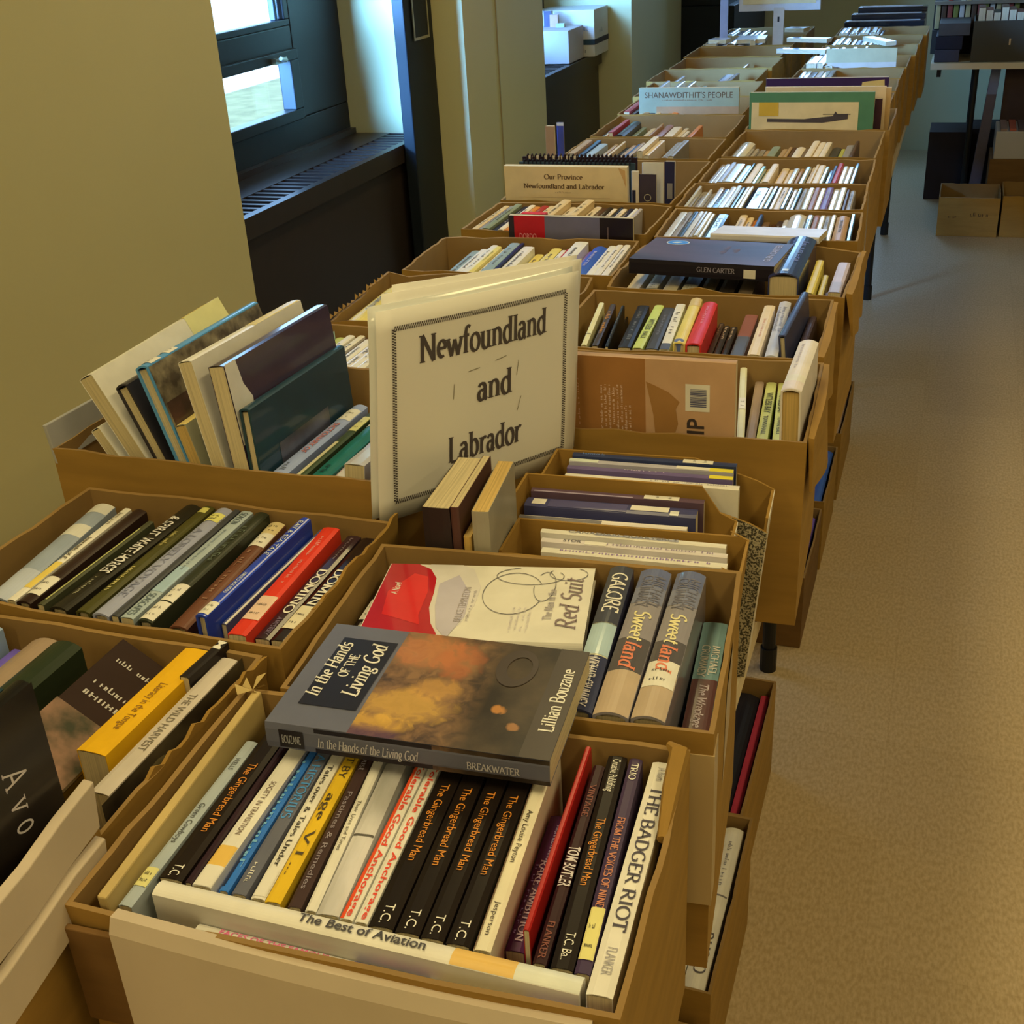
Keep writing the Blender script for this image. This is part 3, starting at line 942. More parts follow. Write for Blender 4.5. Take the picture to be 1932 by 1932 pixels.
ROWS={
 'R1':{
  'sage green':(-0.487,0.491,-0.494,0.678,0.0112,0.993,'8f9479'),
  'gb0':(-0.471,0.509,-0.479,0.677,0.0208,0.993,'1c140a'),
  'dk':(-0.457,0.519,-0.466,0.677,0.0066,0.993,'2a1a18'),
  'peach':(-0.444,0.521,-0.451,0.675,0.0168,0.993,'e0c088'),
  'blue':(-0.428,0.523,-0.439,0.673,0.008,0.993,'2f62a8'),
  'slate':(-0.417,0.523,-0.43,0.678,0.0123,0.993,'57564c'),
  'white':(-0.403,0.524,-0.419,0.681,0.0115,0.993,'d6c68c'),
  'yellow':(-0.388,0.525,-0.401,0.661,0.0126,0.993,'c79a1c'),
  'brown':(-0.372,0.525,-0.389,0.665,0.0137,0.993,'3a2a1e'),
  'cream':(-0.362,0.527,-0.383,0.682,0.0112,0.993,'d8cc96'),
  'photo':(-0.348,0.526,-0.367,0.684,0.0172,0.993,'a39c78'),
  'tol1':(-0.333,0.524,-0.346,0.684,0.01,0.993,'e0d4a0'),
  'tol2':(-0.322,0.525,-0.335,0.685,0.0098,0.993,'e0d4a0'),
  'gb1':(-0.307,0.524,-0.32,0.688,0.018,0.993,'1a130a'),
  'gb2':(-0.288,0.523,-0.302,0.691,0.018,0.993,'1a130a'),
  'gb3':(-0.27,0.524,-0.283,0.695,0.017,0.993,'1a130a'),
  'gb4':(-0.252,0.525,-0.265,0.697,0.0172,0.993,'1a130a'),
  'peyton':(-0.233,0.526,-0.248,0.708,0.0145,0.993,'c8b47c'),
  'purple':(-0.226,0.552,-0.236,0.689,0.0168,0.965,'4a2438'),
  'tom':(-0.195,0.529,-0.21,0.723,0.0094,0.993,'2a1410'),
  'gb5':(-0.181,0.528,-0.2,0.74,0.0157,0.993,'1a130a'),
  'voices':(-0.166,0.528,-0.184,0.744,0.0115,0.993,'3a2c34'),
  'badger':(-0.145,0.509,-0.165,0.748,0.0193,0.993,'e8dcb0'),
 },
 'R2':{
  'galore':(-0.241,0.766,-0.266,1.026,0.0196,1.003,'3a3a3c'),
  'sweet1':(-0.216,0.77,-0.234,1.03,0.0308,1.003,'7a7260'),
  'sweet2':(-0.184,0.773,-0.198,1.032,0.0319,1.003,'827a66'),
  'wreck':(-0.155,0.832,-0.169,1.007,0.0273,0.957,'6f8a70'),
  'blackstick':(-0.496,0.875,-0.516,0.97,0.0172,0.975,'1c140c'),
 },
 'L2':{
  'greyblue':(-0.864,0.797,-0.886,1.022,0.0327,1.0,'7e8474'),
  'journal':(-0.849,0.81,-0.855,1.018,0.0117,1.0,'c2b78c'),
  'dbrown':(-0.833,0.812,-0.837,1.019,0.0181,1.0,'2a1c10'),
  'thin':(-0.811,0.81,-0.807,0.996,0.0086,1.0,'3c3c20'),
  'beoth':(-0.79,0.811,-0.782,1.044,0.0227,1.0,'231f10'),
  'olive':(-0.761,0.81,-0.762,1.045,0.0173,1.0,'403c14'),
  'lavender':(-0.74,0.808,-0.74,1.046,0.0201,1.0,'87877c'),
  'dgrey':(-0.723,0.808,-0.724,1.044,0.009,1.0,'3a3a30'),
  'sagep':(-0.709,0.807,-0.71,1.043,0.0156,1.0,'8d957a'),
  'dgreen':(-0.687,0.807,-0.69,1.046,0.0232,1.0,'2a2c18'),
  'brown':(-0.663,0.823,-0.675,1.043,0.0276,0.99,'5e3a20'),
  'blue':(-0.627,0.819,-0.624,1.027,0.0222,1.01,'243a7a'),
  'indigo':(-0.621,0.838,-0.617,1.04,0.0108,0.99,'4a4a58'),
  'red':(-0.584,0.811,-0.594,1.029,0.0206,1.0,'b83018'),
  'dom1':(-0.57,0.824,-0.574,1.034,0.0181,0.99,'2c1c1a'),
  'dom2':(-0.547,0.825,-0.555,1.033,0.0192,0.99,'1c120c'),
 },
 'L1':{
  'orange':(-0.612,0.623,-0.608,0.801,0.0303,1.0,'d99010'),
  'grey':(-0.578,0.586,-0.577,0.802,0.0184,0.995,'a89a70'),
 },
 'R5':{
  'cream':(-0.492,1.635,-0.521,1.865,0.0125,1.0,'d2bd6e'),
  'cream2':(-0.511,1.731,-0.53,1.937,0.0083,0.965,'d0b468'),
  'orangetext':(-0.473,1.639,-0.498,1.86,0.0096,1.0,'3a2c14'),
  'dk1':(-0.459,1.64,-0.484,1.855,0.0141,1.0,'1e1c10'),
  'dk2':(-0.473,1.75,-0.486,1.93,0.0106,0.96,'1a1810'),
  'dk3':(-0.428,1.64,-0.447,1.861,0.0198,1.0,'221c12'),
  'lime':(-0.408,1.639,-0.422,1.867,0.0155,1.0,'a8b04c'),
  'grey':(-0.387,1.643,-0.404,1.856,0.0183,1.0,'3c382a'),
  'white':(-0.368,1.645,-0.389,1.879,0.015,1.0,'cfc290'),
  'yellow':(-0.345,1.613,-0.362,1.876,0.019,1.012,'d0ab48'),
  'red':(-0.323,1.613,-0.336,1.86,0.0243,1.012,'b02c20'),
  's1':(-0.315,1.717,-0.322,1.866,0.0087,0.975,'3c2e1c'),
  's2':(-0.302,1.719,-0.309,1.855,0.0101,0.975,'2a2418'),
  's3':(-0.29,1.719,-0.297,1.852,0.0106,0.975,'2a2418'),
  'rust':(-0.267,1.692,-0.275,1.886,0.0213,0.985,'5c3e28'),
  'peach':(-0.238,1.649,-0.248,1.893,0.0176,1.0,'d8ac74'),
  'pale':(-0.213,1.65,-0.227,1.919,0.0256,1.0,'a8a48c'),
 },
 'R4':{
  'sticker':(-0.208,1.375,-0.247,1.668,0.01,0.99,'b9b274'),
  'mauve':(-0.205,1.421,-0.225,1.654,0.0128,0.97,'8c7650'),
  'lime1':(-0.19,1.425,-0.207,1.643,0.0147,0.97,'b4b45c'),
  'lime2':(-0.171,1.428,-0.192,1.654,0.015,0.97,'b4b45c'),
 },
}


ORA = 'b5701c'
CRM = 'cfc08a'
WHT = 'd8cfa0'
BLK = '2a2216'


TF = {('R2', 'galore'): 1.2, ('R2', 'sweet1'): .98, ('R2', 'sweet2'): .98, ('R5', 'pale'): .7, ('R4', 'lime2'): .78}
FINAL = {}


def tidy(bk):
    """settle a measured row in its carton: ends inside the walls, neighbours just touching"""
    q = BOX[bk]
    a = math.radians(q['yaw'])
    rows = []
    for nm, (fx, fy, bx, by, t, z, c) in ROWS[bk].items():
        t *= TF.get((bk, nm), .95)
        if bk == 'R1' and nm not in ('badger', 'tom', 'purple', 'gb5', 'voices', 'sage green'):
            d_ = Vector((bx - fx, by - fy))
            if d_.length < .222:
                bx, by = fx + d_.normalized().x * .222, fy + d_.normalized().y * .222
        e = []
        for (x_, y_) in ((fx, fy), (bx, by)):
            if bk == 'R1' and nm not in ('badger', 'sage green', 'purple') and (x_, y_) == (fx, fy):
                y_ = .5225
            dx_, dy_ = x_ - q['cx'], y_ - q['cy']
            u_, v_ = dx_ * math.cos(a) + dy_ * math.sin(a), -dx_ * math.sin(a) + dy_ * math.cos(a)
            v_ = max(-q['d'] / 2 + .011, min(q['d'] / 2 - .011, v_))
            u_ = max(-q['w'] / 2 + .011 + t / 2, min(q['w'] / 2 - .009 - t / 2, u_))
            e += [u_, v_]
        rows.append([nm, *e, t, z, c])
    rows.sort(key=lambda r: r[1] + r[3])

    def xat(r, v):
        return r[1] + (r[3] - r[1]) * (v - r[2]) / (r[4] - r[2])
    for _ in range(4):
        for r, n_ in zip(rows, rows[1:]):
            lo, hi = max(r[2], n_[2]), min(r[4], n_[4])
            if hi <= lo:
                continue
            gap = min(xat(n_, v) - xat(r, v) for v in (lo, hi)) - .0006
            need = (r[5] + n_[5]) / 2
            if gap < need:
                lack = need - gap
                if r[5] + n_[5] > 0:
                    move = min(lack, .004)
                    r[1] -= move / 2; r[3] -= move / 2
                    n_[1] += move / 2; n_[3] += move / 2
                    k_ = (gap + move) / need
                    if k_ < 1:
                        r[5] *= max(.5, k_)
                        n_[5] *= max(.5, k_)
    for r in rows:
        m_ = q['w'] / 2 - .0085 - r[5] / 2
        f_ = in_box(bk, max(-m_, min(m_, r[1])), r[2], r[6])
        b_ = in_box(bk, max(-m_, min(m_, r[3])), r[4], r[6])
        FINAL[(bk, r[0])] = (f_, b_, r[5], r[6], r[7])
    # a last pass: thin whatever still touches
    for r, n_ in zip(rows, rows[1:]):
        f0, b0, t0, z0, c0 = FINAL[(bk, r[0])]
        f1_, b1_, t1, z1, c1_ = FINAL[(bk, n_[0])]
        lo, hi = max(f0.y, f1_.y), min(b0.y, b1_.y)
        if hi > lo:
            def xx(f_, b_, v):
                return f_.x + (b_.x - f_.x) * (v - f_.y) / (b_.y - f_.y)
            gap = min(xx(f1_, b1_, v) - xx(f0, b0, v) for v in (lo, hi)) - .0006
            need = (t0 + t1) / 2
            if gap < need:
                k_ = max(.35, gap / need)
                FINAL[(bk, r[0])] = (f0, b0, t0 * k_, z0, c0)
                FINAL[(bk, n_[0])] = (f1_, b1_, t1 * k_, z1, c1_)


for _b in ROWS:
    tidy(_b)


def measured(bk, name, label, **k):
    q = BOX[bk]
    k.pop('L', None)
    k.pop('tf', None)
    f_, b_, t, z, c = FINAL[(bk, name)]
    M, L = spine_up(f_.x, f_.y, b_.x, b_.y, z, 0)
    W = min(.235, z - q['floor'] - .0015)
    k.setdefault('group', {'R1': 'books in the nearest right carton', 'R2': 'books in the second right carton', 'L2': 'library discards in the left carton', 'L1': 'books in the carton with the orange book', 'R5': 'books in the carton with the red book', 'R4': 'books beside the brown back cover'}[bk])
    return book(label, M, L, W, t, k.pop('color', c), **k)


# --- nearest right carton
measured('R1', 'sage green', 'slim sage green paperback, leftmost in the nearest carton', title=[('Green Cowboys', .42, .66, .45, '3c3c30', 'sans', 0), ('WELLS', .12, .2, .4, '3c3c30', 'sans', 0)], stickers=((.80, .9, 'b8ae5c'),))
GB = [('The Gingerbread Man', .30, .70, .38, ORA, 'sans', 0), ('T.C.', .90, .985, .40, WHT, 'sans', 0)]
measured('R1', 'gb0', 'black paperback with orange lettering, second from left in the nearest carton', title=[('The Gingerbread Man', .36, .76, .36, ORA, 'sans', 0), ('T.C.', .93, .99, .4, WHT, 'sans', 0)])
measured('R1', 'dk', 'very thin dark booklet squeezed left of the peach paperback')
measured('R1', 'peach', 'peach paperback with an orange label in the nearest carton', title=[('SOCIETY IN TRANSITION', .44, .74, .3, '5a4630', 'sans', 0)], bands=((.8, .9, 'd39a3c', -.96, .96), (.9, 1.0, 'd9cfa4', -.96, .96)))
measured('R1', 'blue', 'thin blue-lettered book between the peach and slate ones', bands=((.08, .98, '1d2733', -.96, -.3),), title=[((12, 5), .3, .9, .5, '5d8ac0', '', 0)])
measured('R1', 'slate', 'slate grey paperback with blue lettering in the nearest carton', title=[('A HISTORIUS', .25, .62, .62, '3f74b4', 'serif', 0), ((6, 2), .85, .95, .3, WHT, '', 0)])
measured('R1', 'white', 'white paperback with small black print left of the yellow one', title=[('Tales over & Tales Under', .3, .85, .36, '3a3424', 'serif', 0)], bands=((.86, .99, 'd9d2b0', -.9, .9),))
measured('R1', 'yellow', 'mustard yellow paperback in the nearest carton', title=[('FIRST BY', .12, .36, .5, '40341a', 'serif', 0), ('age  V I ...', .45, .88, .5, '40341a', 'serif', 0)])
measured('R1', 'brown', 'dark brown paperback right of the mustard yellow one', title=[('Leading just', .06, .3, .5, '8c8270', 'serif', 0), ('Pastimes & Remedies', .42, .92, .42, '7b6f5c', 'sans', 0)])
measured('R1', 'cream', 'slim cream paperback left of the grey photographic spine', title=[('Their Lives and Times', .46, .72, .36, '4c4630', 'sans', 0), ('the drive', .12, .24, .36, '4c4630', 'sans', 0)])
PHOTO = material('grey_photo_cover', alb('b1a985'), .4, .5, 0, 0, 22, rgb2=alb('7f7a5c'), stretch=(1, .35, 1))
measured('R1', 'photo', 'paperback with a grey photographic spine left of the red-striped one', color=PHOTO, bands=((.0, .22, 'cfc6a0', -.96, .96), (.22, .235, '5f5a42', -.96, .96), (.62, .63, '4f4a36', -.96, .96)))
for nm, lb in (('tol1', 'white paperback with a red edge stripe and red lettering'), ('tol2', 'white paperback with red lettering touching the black run')):
    measured('R1', nm, lb, bands=((0, 1, 'c8431a', -.98, -.35),) if nm == 'tol1' else (), title=[('Tolerable Good Anchorage', .2, .99, .46, 'b8381c', 'bold', .14)])
for nm, lb in (('gb1', 'black orange-lettered paperback, first of the run of four'), ('gb2', 'black orange-lettered paperback, second of the run of four'), ('gb3', 'black orange-lettered paperback, third of the run of four'), ('gb4', 'black orange-lettered paperback, last of the run of four')):
    measured('R1', nm, lb, title=GB, rough=.3, bands=((.165, .195, '9a927c', .0, .45),))
measured('R1', 'peyton', 'cream paperback right of the black run, with small black names', title=[('Amy Louise Peyton', .36, .62, .36, '3a3020', 'sans', 0), ('Jesperson', .8, .94, .3, '3a3020', 'sans', 0), ('River Lords', .08, .2, .36, '3a3020', 'sans', 0)], bands=((0, 1, '6b5636', -.98, -.8),))
measured('R1', 'purple', 'short purple paperback with pale capitals in the nearest carton', L=None, title=[('MICHAEL HARRIS', .08, .36, .36, 'a08a98', 'serif', .2), ('RARE AMBITION', .36, .94, .4, 'b49cac', 'serif', 0), ((14, 6), .4, .9, .14, '8a7484', '', -.3)], rough=.28)
red = MB()
# thin red book leaning askew across its neighbours
_p, _m = FINAL[('R1', 'purple')], FINAL[('R1', 'tom')]
Mx, Lx = spine_up((_p[0].x + _p[2] / 2 + _m[0].x - _m[2] / 2) / 2, .537, (_p[1].x + _p[2] / 2 + _m[1].x - _m[2] / 2) / 2, .730, 1.004, 0)
book('thin red book leaning askew beside the short purple paperback', Mx, Lx, .15, .0045, '8c1c12', False, group='books in the nearest right carton', rough=.25)
measured('R1', 'tom', 'dark maroon paperback with a boxed white name', title=[('TOM BUTLER', .46, .66, .9, 'b8ac90', 'bold', 0), ('FLANKER', .82, .98, .5, '6a3a24', 'serif', 0), ('VINTAGE', .12, .3, .5, '6a3a24', 'serif', 0)])
measured('R1', 'gb5', 'black orange-lettered paperback right of the maroon one', title=[('The Gingerbread Man', .34, .66, .42, ORA, 'sans', 0), ('T.C. Ba..', .86, .97, .42, WHT, 'sans', 0), ('Creative Publishing', .02, .2, .42, WHT, 'sans', 0)])
measured('R1', 'voices', 'dark purple paperback with a yellow call sticker at its foot', title=[('FROM THE VOICES OF NINE', .32, .74, .5, 'a8683c', 'serif', 0), ('TRIO', .03, .12, .5, WHT, 'serif', 0)], stickers=((.74, .95, 'c3b45a'),))
measured('R1', 'badger', 'thick white paperback with big dark capitals at the right', title=[('THE BADGER RIOT', .13, .77, .52, '3c3630', 'serif', 0), ('FLANKER', .83, .93, .36, '8c8468', 'serif', 0), ('J.A. Ricketts', .03, .1, .3, '8c8468', 'serif', 0)], rough=.3)

# white picture books lying along the front, spines up
AV = axes((-.3205, .5135, .994), (0, 1, 0), (-1, .0, .0), (0, 0, 1))
def best_extra(o, L, W, t):
    pass
book('white book lying along the front edge of the nearest carton', AV, .312, .13, .0145, 'd9d4b8', True, group='white books along the front', rough=.3,
     title=[('The Best of Aviation', .36, .66, .52, '3a362c', 'bold', .02)], bands=((.72, .86, 'c59a44', -.96, .96), (.86, 1.0, 'b9b6a8', -.96, .96)))
AV2 = axes((-.290, .5005, .976), (.0, 1, 0), (-1, .0, 0.0), (0, 0, 1))
book('thin pink-lettered magazine in front of the white lying book', AV2, .300, .125, .0098, 'c4bda4', False, kind='magazine', cat='magazine', group='white books along the front', rough=.3,
     bands=((.14, .38, '4a4640', -.98, .0), (.40, .58, '5b5870', -.98, .98), (.6, .8, 'b09a58', -.98, .98), (.8, 1, 'a08c94', -.98, .98)),
     title=[('FACES OF THE FAMOUS', .06, .34, .44, 'd06068', 'bold', .1), ('HAMILTONIAN', .44, .6, .44, 'd05a78', 'bold', .05)])

# --- dark painting book lying on the rims
PAINT = bpy.data.materials.new('painted_cover')
PAINT.use_nodes = True
pn = PAINT.node_tree
pb_ = pn.nodes['Principled BSDF']
pb_.inputs['Roughness'].default_value = .28
pb_.inputs['Specular IOR Level'].default_value = .14


def pnode(t, **k):
    nd = pn.nodes.new(t)
    for a_, v_ in k.items():
        setattr(nd, a_, v_)
    return nd


p_tc = pnode('ShaderNodeTexCoord')
p_sp = pnode('ShaderNodeSeparateXYZ')
pn.links.new(p_tc.outputs['Object'], p_sp.inputs[0])
p_nz = pnode('ShaderNodeTexNoise')
p_nz.inputs['Scale'].default_value = 75
p_nz.inputs['Detail'].default_value = 8
p_nz.inputs['Distortion'].default_value = .6
p_n2 = pnode('ShaderNodeTexNoise')
p_n2.inputs['Scale'].default_value = 15
p_n2.inputs['Detail'].default_value = 5
for q_ in (p_nz, p_n2):
    pn.links.new(p_tc.outputs['Object'], q_.inputs['Vector'])


def pmix(fac, a_, b_):
    m_ = pnode('ShaderNodeMixRGB')
    if isinstance(fac, float):
        m_.inputs[0].default_value = fac
    else:
        pn.links.new(fac, m_.inputs[0])
    for i_, v_ in ((1, a_), (2, b_)):
        if isinstance(v_, tuple):
            m_.inputs[i_].default_value = (*v_, 1)
        else:
            pn.links.new(v_, m_.inputs[i_])
    return m_.outputs[0]


def pramp(src, a_, b_):
    r_ = pnode('ShaderNodeMapRange')
    r_.inputs['From Min'].default_value = a_
    r_.inputs['From Max'].default_value = b_
    pn.links.new(src, r_.inputs['Value'])
    return r_.outputs[0]


def pmath(op, a_, b_):
    m_ = pnode('ShaderNodeMath', operation=op)
    for i_, v_ in ((0, a_), (1, b_)):
        if isinstance(v_, float):
            m_.inputs[i_].default_value = v_
        else:
            pn.links.new(v_, m_.inputs[i_])
    return m_.outputs[0]


def blob(cy, cz, ry, rz):
    """soft oval patch of the picture around (y, z) of the cover"""
    a_ = pmath('DIVIDE', pmath('SUBTRACT', p_sp.outputs['Y'], cy), ry)
    b_ = pmath('DIVIDE', pmath('SUBTRACT', p_sp.outputs['Z'], cz), rz)
    d_ = pmath('ADD', pmath('MULTIPLY', a_, a_), pmath('MULTIPLY', b_, b_))
    d_ = pmath('ADD', d_, pmath('MULTIPLY', pmath('SUBTRACT', p_nz.outputs['Fac'], .5), 3.2))
    return pmath('MULTIPLY', pramp(d_, 1.15, .35), .62)


pc = pmix(pramp(p_nz.outputs['Fac'], .35, .65), alb('3e3020'), alb('74562f'))
pc = pmix(blob(.02, -.125, .035, .03), pc, alb('a86a34'))
pc = pmix(blob(-.012, -.115, .02, .028), pc, alb('9a5a2c'))
pc = pmix(blob(.015, -.045, .042, .024), pc, alb('b48a34'))
pc = pmix(blob(-.005, -.07, .022, .018), pc, alb('a87c34'))
pc = pmix(blob(.03, -.018, .03, .012), pc, alb('b88c30'))
pc = pmix(pramp(p_sp.outputs['Y'], -.022, -.050), pc, pmix(pramp(p_n2.outputs['Fac'], .4, .62), alb('221c12'), alb('40341f')))
pc = pmix(blob(-.062, -.055, .006, .006), pc, alb('b4762c'))
pc = pmix(blob(-.078, -.035, .006, .005), pc, alb('9a6a34'))
pc = pmix(blob(.035, -.004, .03, .010), pc, alb('4a3038'))
pn.links.new(pc, pb_.inputs['Base Color'])
BM = axes((-.352, .669, 1.0165), (0, .02, 1), (-.995, -.075, .02), (.0746, -.997, .02))


def bouzane(o, L, W, t):
    f = front_face(L, W, t)
    f2 = front_face(L, W, t, .0007)
    f3 = front_face(L, W, t, .001)
    # u: 0 at the spine, W at the fore-edge; v: 0 at the foot (right), L at the head (left)
    patch(o, 'cover_picture', f, .0, 0, W, L * .70, PAINT)
    patch(o, 'cover_dark_band', f2, .0, 0, W, L * .105, mc('3a3224', .3, tag='cover'))
    mb = MB()
    pts = arc(.115, L * .235, .028, L * .075, 0, 360, 24)
    inn = arc(.115, L * .225, .017, L * .045, 0, 360, 24)
    mb.add([f3(*p) for p in pts] + [f3(*p) for p in inn], [(i, i + 1, 25 + i + 1, 25 + i) for i in range(24)])
    mb.build('cover_arch', mc('3a3022', .3, tag='cover'), o)
    patch(o, 'title_panel', f2, W * .19, L * .715, W * .86, L * .93, mc('1e1c18', .3, tag='cover'))
    for (tx, v, h, uu, ww) in (('In the Hands', L * .87, .0125, .04, .082), ('OF THE', L * .815, .0085, .072, .034), ('Living God', L * .735, .0145, .046, .078)):
        lettering(o, 'cover_title', tx, f3, h, ink('c9c4a4'), uu, v + .002, 'italic' if tx != 'OF THE' else 'serif', width=ww)
    lettering(o, 'cover_author', 'Lillian Bouzane', f3, .0115, ink('cfc7a6'), .034, L * .025, 'serif', width=.088)

    def sp(u, v):
        return (v, L / 2 - u, spine_z(v, t, False) + .0006)
    patch(o, 'spine_art', sp, L * .18, -t / 2 * .95, L * .60, t / 2 * .95, mc('211c18', .3, tag='cover'))
    patch(o, 'spine_art', sp, L * .05, -t / 2 * .8, L * .14, t / 2 * .6, mc('231f1a', .3, tag='cover'))
    patch(o, 'spine_picture', sp, L * .60, -t / 2 * .96, L * 1.0, t / 2 * .96, PAINT)

    def sp2(u, v):
        return (v, L / 2 - u, spine_z(v, t, False) + .0010)
    lettering(o, 'spine_title', 'BOUZANE', sp2, t * .3, ink('8d886c'), L * .06, -t * .2, 'serif', width=L * .07)
    lettering(o, 'spine_title', 'In the Hands of the Living God', sp2, t * .36, ink('a09a7c'), L * .19, -t * .2, 'italic', width=L * .36)
    lettering(o, 'spine_title', 'BREAKWATER', sp2, t * .26, ink('a09a7c'), L * .72, -t * .2, 'serif', width=L * .18)


book('dark paperback with a painted harbour cover lying across two cartons', BM, .232, .152, .024, '55544c', False, group=None, rough=.36, coat=0, extra=bouzane)

# --- second right carton
GALB = '22242e'
measured('R2', 'galore', 'dark rounded hardcover with a pale blue band in the second carton', hc=True, tf=1.2, color='2e3038', coat=.4, rough=.3,
         bands=((.0, .44, '3a3a34', -.98, .98), (.44, .66, '93a39a', -.98, .98), (.655, .665, 'c8b878', -.98, .98), (.435, .445, 'c8b878', -.98, .98)),
         title=[('GALORE', .06, .36, .62, 'cbbf92', 'serif', 0), ('MICHAEL CRUMMEY', .68, .98, .42, 'b9ae88', 'serif', 0)])
for nm, lb, stk in (('sweet1', 'thick grey-brown rounded hardcover with gold script, left of the stickered copy', ()), ('sweet2', 'thick grey rounded hardcover in a plastic jacket with white sticker', ((.66, .82, 'd8d2b4'),))):
    measured('R2', nm, lb, hc=True, tf=.98, coat=.7 if stk else .2, rough=.3, color='7d7560', stickers=stk,
             bands=((0, .14, '585c60', -.98, .98), (.14, .26, '6c6c64', -.98, .98), (.52, .74, '4a4436', -.98, .98), (.74, 1, 'a08a5c', -.98, .98)),
             title=[('Sweet', .33, .54, .5, 'c9b268', 'italic', 0), ('land', .55, .72, .5, 'b8663a', 'italic', 0), ('MICHAEL', .06, .3, .34, '5a564c', 'serif', .2), ('CRUMMEY', .06, .3, .34, '5a564c', 'serif', -.18)])
measured('R2', 'wreck', 'teal-topped paperback lower down at the right of the second carton', bands=((.56, 1, '5a3a2c', -.98, .98),), title=[('MICHAEL', .24, .52, .3, 'c9cba8', 'serif', .2), ('CRUMMEY', .24, .54, .3, 'c9cba8', 'serif', -.2), ('The Wreckage', .6, .97, .34, 'b9a888', 'italic', 0)], coat=.2)
measured('R2', 'blackstick', 'black paperback with two call stickers left of the red-cornered book', title=[('The Bay', .78, .97, .5, WHT, 'bold', 0)], stickers=((.34, .74, 'c9c08c'),))
for i, (x, c) in enumerate((( -.468, '8a7a4c'), (-.436, 'a89c70'), (-.404, '5a4a30'), (-.372, '9a8a5c'), (-.340, '6a5a40'), (-.308, '8f8a70'))):
    M_, L_ = spine_up(x + .012, .80, x - .008, 1.0, .968, 0)
    book('%s book in the second carton, %s beneath the red-cornered book' % (('tan', 'pale', 'brown', 'ochre', 'umber', 'grey')[i], ORD[i + 1]), M_, L_, .12, .028, c, False, group='books in the second right carton')

# white book with the red corner lying on top of them
RM = axes((-.372, .856, .990), (.02, .03, 1), (-.98, -.19, .0), (.19, -.98, .03))


def redsuit(o, L, W, t):
    f = front_face(L, W, t)
    f2 = front_face(L, W, t, .0007)
    RED = mc('9a1c1c', .14, coat=.5, tag='cover')
    polyon(o, 'cover_grey_shade', front_face(L, W, t, .0003), [(0, L * .62), (W * .2, L * .56), (W * .45, L * .52), (W * .7, L * .52), (W * .95, L * .58), (W, L * .64), (W, L * .8), (0, L * .8)], mc('b9b09a', .16, coat=.5, tag='cover'))
    polyon(o, 'cover_red_figure', f, [(0, L * .64), (0, L * .995), (W, L * .995), (W, L * .86), (W * .93, L * .79), (W * .80, L * .745), (W * .6, L * .73), (W * .4, L * .725), (W * .2, L * .69), (W * .08, L * .65)], RED)
    polyon(o, 'cover_bright_red', front_face(L, W, t, .0006), [(W * .18, L * .74), (W * .3, L * .76), (W * .6, L * .76), (W * .82, L * .79), (W * .86, L * .86), (W * .6, L * .95), (W * .3, L * .93)], mc('b8241c', .14, coat=.5, tag='cover'))
    polyon(o, 'cover_grey_swirl', f2, [(W * .02, L * .60), (W * .3, L * .55), (W * .6, L * .56), (W * .85, L * .64), (W * .72, L * .72), (W * .42, L * .70), (W * .15, L * .66)], mc('a39a84', .16, coat=.5, tag='cover'))
    for cx, cy, rx, ry, a0, a1 in ((.62, .36, .28, .14, -60, 250), (.86, .30, .12, .16, 20, 300), (.72, .22, .2, .05, 90, 400), (.90, .12, .09, .09, 60, 330)):
        mb = MB()
        stroke(mb, [(W * p[0], L * p[1]) for p in arc(cx, cy, rx, ry, a0, a1, 26)], .0011, .0005)
        ob = MB()
        ob.add([f2(p[0], p[1]) for p in mb.v], mb.f)
        ob.build('cover_flourish', ink('4c483c'), o)
    f3 = front_face(L, W, t, .001)
    lettering(o, 'cover_title', 'Red Suit', f3, .019, ink('6b5a48'), W * .17, L * .045, 'italic', width=W * .66, thick=.11)
    lettering(o, 'cover_title', 'The Man in the', f3, .008, ink('8a8068'), W * .28, L * .16, 'serif', width=W * .4)
    lettering(o, 'cover_author', 'BRUCE TEMPLETON', f3, .0072, ink('857a62'), W * .22, L * .56, 'sans', width=W * .46)
    lettering(o, 'cover_print', (22, 9), f3, .0032, ink('8a8068'), W * .24, L * .53, width=W * .4)
    for r in range(4):
        lettering(o, 'cover_print', (22, 30 + r), f3, .0028, ink('a59a7c'), W * .12, L * (.33 - .025 * r), width=W * .32)
    lettering(o, 'cover_print', 'A Novel', f3, .007, ink('d8c8a0'), W * .56, L * .90, 'italic', width=W * .16)

    def sp(u, v):
        return (v, L / 2 - u, spine_z(v, t, True) + .0006)
    patch(o, 'spine_band', sp, L * .02, -t / 2 * .9, L * .36, t / 2 * .9, mc('8a1420', .14, coat=.5, tag='cover'), 1, 6)


book('glossy white book with a red corner lying in the second carton', RM, .212, .146, .016, 'd4cba0', True, group=None, rough=.14, coat=.5, extra=redsuit)

